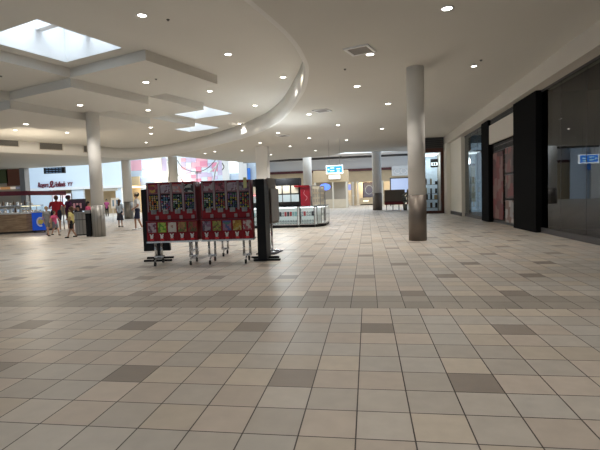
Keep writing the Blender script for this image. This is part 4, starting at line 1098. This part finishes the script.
    if skirt:
        lathe(b, [(.075*S, (hipz+.03)*S), (.10*S, (hipz-.08)*S), (.125*S, (hipz-.27)*S), (.118*S, (hipz-.27)*S)], seg=20)
    else:
        for k in (0, 1):
            e = hip[k].lerp(kn[k], 1.0 if trousers or sit else .80)
            caps(b, hip[k], e, .058*S*wide, (.044 if not trousers else .040)*S)
            if trousers: caps(b, kn[k], kn[k].lerp(an[k], .9), .040*S, .032*S)
    remesh(b, .012, 'skirt' if skirt else ('trousers' if trousers else 'shorts'), bottom, t)
    # shoes
    for k in (0, 1):
        b = bmesh.new(); caps(b, an[k]+V((0, .014*S, -.022*S)), an[k]+V((0, -.09*S, -.027*S)), .025*S, .020*S, 12); remesh(b, .008, 'shoe', shoes, t)
    # hair / hat
    b = bmesh.new(); ball(b, hc+V((0, .016*S, .018*S)), .067*S, (.88, .98, 1.0), 3)
    if long_hair: caps(b, hc+V((0, .03*S, .0)), Q(0, .055, .80), .045*S, .035*S)
    # cut the face side open
    geom = list(b.verts)+list(b.edges)+list(b.faces)
    bmesh.ops.bisect_plane(b, geom=geom, plane_co=hc+V((0, -.044*S, .020*S)), plane_no=V((0, -1, -.7)), clear_outer=True)
    bmesh.ops.holes_fill(b, edges=b.edges)
    mesh('hair', b, hair, t)
    if hat:
        b = bmesh.new(); lathe(b, [(.064*S, 0), (.062*S, .03*S), (.045*S, .058*S), (.01*S, .066*S)], hc+V((0, .004*S, .018*S)), 20)
        ball(b, hc+V((0, -.062*S, .022*S)), .045*S, (1, 1, .10), 2)
        mesh('cap', b, hat, t)
    return t
def cm(name, c): M[name] = mat(name, c, .85, noise=.12, nscale=12); return name
W1 = ((.10, .16), (-.03, -.14))     # mid stride
W2 = ((-.02, -.12), (.10, .14))
person('adult in a red shirt and navy shorts leaning to the food counter, seen from behind', (atz(57.5, 231.5).x, atz(57.5, 231.5).y, 0), math.radians(200), 1.86,
       cm('shirt_red', (.42, .015, .03)), cm('navy', (.02, .025, .05)), 'hair_brown', 'white', wide=1.35, lean=.14,
       arms=(((-.07, -.06, -.13), (-.04, -.20, -.10)), ((.07, -.04, -.15), (.05, -.18, -.15))), legs=((.02, 0), (.0, -.02)))
person('person in a purple shirt and dark cap standing right of the red-shirted adult', (atz(70, 230).x, atz(70, 230).y, 0), math.radians(150), 1.86,
       cm('shirt_purple', (.09, .02, .08)), cm('brown_cloth', (.12, .06, .035)), 'hair_black', 'white', 'skin_tan', wide=1.15, hat='maroon',
       arms=(((-.06, -.03, -.16), (-.03, -.15, -.2)), ((.06, -.02, -.16), (.02, -.15, -.2))))
person('blond child in a grey shirt and shorts walking by the blue board', (atz(48, 236).x, atz(48, 236).y, 0), math.radians(65), 1.32,
       cm('shirt_grey', (.28, .28, .28)), cm('grey_cloth', (.20, .20, .22)), 'hair_blond', 'rubber', legs=W1)
person('small blond child in a pink top walking behind the grey-shirted child', (atz(55.5, 235.5).x, atz(55.5, 235.5).y, 0), math.radians(80), 1.10,
       cm('shirt_pink', (.78, .12, .26)), cm('grey_cloth2', (.20, .20, .24)), 'hair_brown', 'rubber', legs=W2,
       arms=(((-.10, 0, -.12), (-.16, -.03, -.2)), ((.10, 0, -.12), (.16, -.03, -.2))))
person('girl in a yellow top and black shorts striding beside the trash bin', (atz(72.5, 238).x, atz(72.5, 238).y, 0), math.radians(-80), 1.27,
       cm('shirt_yellow', (.72, .62, .25)), cm('black_cloth', (.012, .012, .014)), 'hair_brown', 'rubber', 'skin_tan', legs=((.08, .17), (-.03, -.15)), long_hair=True,
       arms=(((-.05, -.06, -.14), (-.03, -.16, -.18)), ((.05, .04, -.15), (.04, .0, -.28))))
s = thing('stool', 'dark stool under the seated person behind the trash bin', 'stool', (atz(79.5, 230).x, atz(79.5, 230).y, 0))
one('seat', lambda b: lathe(b, [(.18, .36), (.19, .39), (.17, .405)], seg=20), 'dark', s)
for k in range(4): one('leg', lambda b: cyl(b, (.16*math.cos(k*PI/2+.78), .16*math.sin(k*PI/2+.78), 0), (.12*math.cos(k*PI/2+.78), .12*math.sin(k*PI/2+.78), .365), .014, seg=8), 'dark', s)
person('seated person in a dark top and cap behind the trash bin', (atz(79.5, 230).x, atz(79.5, 230).y, -.02), math.radians(10), 1.7,
       cm('dark_cloth', (.02, .02, .03)), 'dark_cloth', 'hair_black', 'black', 'skin', sit=True, hat='navy', arms=(((-.05, -.06, -.15), (-.01, -.16, -.19)), ((.05, -.06, -.15), (.01, -.16, -.19))))
person('dark-haired person in a pink top standing between trash bin and column', (atz(89.5, 231).x, atz(89.5, 231).y, 0), math.radians(100), 1.5,
       'shirt_pink', 'dark_cloth', 'hair_black', 'black', long_hair=True, trousers=True,
       arms=(((-.04, -.06, -.15), (-.02, -.17, -.17)), ((.04, -.06, -.15), (.02, -.17, -.17))))
person('distant person in a pink top and black trousers right of the thick column', (-27.2, 43.9, 0), math.radians(20), 1.80,
       cm('shirt_magenta', (.45, .08, .22)), 'black_cloth', 'hair_black', 'black', trousers=True, long_hair=True, arms=(((-.07, 0, -.15), (-.03, -.06, -.22)), ((.05, .01, -.17), (.03, -.03, -.3))))
person('person in a pale top and dark skirt standing before the white column', (-14.05, 23.95, 0), math.radians(185), 1.56,
       cm('shirt_pale', (.42, .50, .58)), cm('skirt_dark', (.03, .03, .045)), 'hair_brown', 'black', 'skin_tan', skirt=True, long_hair=True)
person('person in a white shirt, navy shorts and tan cap left of the black stand', (-11.35, 20.95, 0), math.radians(-60), 1.86,
       cm('shirt_white', (.72, .70, .68)), cm('navy2', (.02, .025, .06)), 'hair_black', 'white', 'skin_tan', legs=((.06, .06), (-.02, -.10)), hat='beige',
       arms=(((-.10, .03, -.14), (-.05, -.04, -.24)), ((.07, .02, -.15), (.04, -.08, -.22))))
t = thing('dark_screen', 'dark purple screen board standing behind the seated person', 'screen', (atz(79, 228).x, atz(79, 228).y, 0))
one('panel', lambda b: box(b, -.5, .5, -.03, .03, 1.0, 1.65), mat('purple_dark', (.05, .02, .05), .4), t)
one('frame', lambda b: (box(b, -.54, -.5, -.04, .04, 0, 1.69), box(b, .5, .54, -.04, .04, 0, 1.69), box(b, -.5, .5, -.04, .04, 1.65, 1.69)), 'dark_trim', t)
one('artwork', lambda b: [box(b, -.25+i*.2, -.12+i*.2, -.04, -.03, 1.15, 1.45) for i in range(3)], 'pinkp', t)

# ------------------------------------------------------------ light
w = bpy.data.worlds.new('World'); bpy.context.scene.world = w; w.use_nodes = True
bg = w.node_tree.nodes['Background']; bg.inputs['Color'].default_value = (.62, .80, 1.0, 1); bg.inputs['Strength'].default_value = .22
for (i, j) in SKY[:]:
    c = cell_sq(i, j, .16); cx = sum(p[0] for p in c)/4; cy = sum(p[1] for p in c)/4
    area('skylight_daylight', (cx, cy, L0+1.75), (0, 0, math.atan2(GU.y, GU.x)), 2.2, 2.2, 25, (.82, .92, 1.0), 2.2)
area('atrium_fill', (-30, 46, 9.4), (0, 0, 0), 30, 14, 800, (.82, .92, 1.0))  # added lamp below the closed ceiling, brightens the atrium
area('walkway_fill', (-1.5, 50, 6.15), (0, 0, 0), 10, 14, 300, (.92, .96, 1.0))  # added fill lamp below the far walkway ceiling
point_light('shop_glow', (4.2, 31.8, 3.4), 14, (.85, .95, 1.0), .3)
point_light('far_shop_glow', (0, YF+1.6, 3.6), 110, (1, .84, .58), .5)
point_light('far_shop_glow', (-5, YF+1.6, 3.6), 80, (1, .84, .58), .5)
point_light('far_shop_glow', (6, YF+1.6, 3.6), 80, (1, .84, .58), .5)
point_light('store_glow', (-26, YA+2.5, 3.2), 200, (1, .82, .55), .5)
point_light('food_shop_glow', (-20, 24.5, 3.0), 120, (1, .88, .7), .4)
point_light('kiosk_glow', (-4, 20.9, 2.6), 60, (.9, .97, 1.0), .3)

# ------------------------------------------------------------ camera
cd = bpy.data.cameras.new('Camera'); cam = bpy.data.objects.new('Camera', cd); C.objects.link(cam)
cd.sensor_fit = 'HORIZONTAL'; cd.sensor_width = 36; cd.lens = FPX/600*36; cd.clip_end = 300
R3 = Matrix((CR, CU, -CF)).transposed()
cam.matrix_world = Matrix.Translation(CAM) @ R3.to_4x4()
sc = bpy.context.scene; sc.camera = cam
sc.cycles.transparent_max_bounces = 32
sc.view_settings.view_transform = 'Standard'; sc.view_settings.look = 'None'; sc.view_settings.gamma = 1
sc.view_settings.use_curve_mapping = False; sc.view_settings.exposure = 1.6
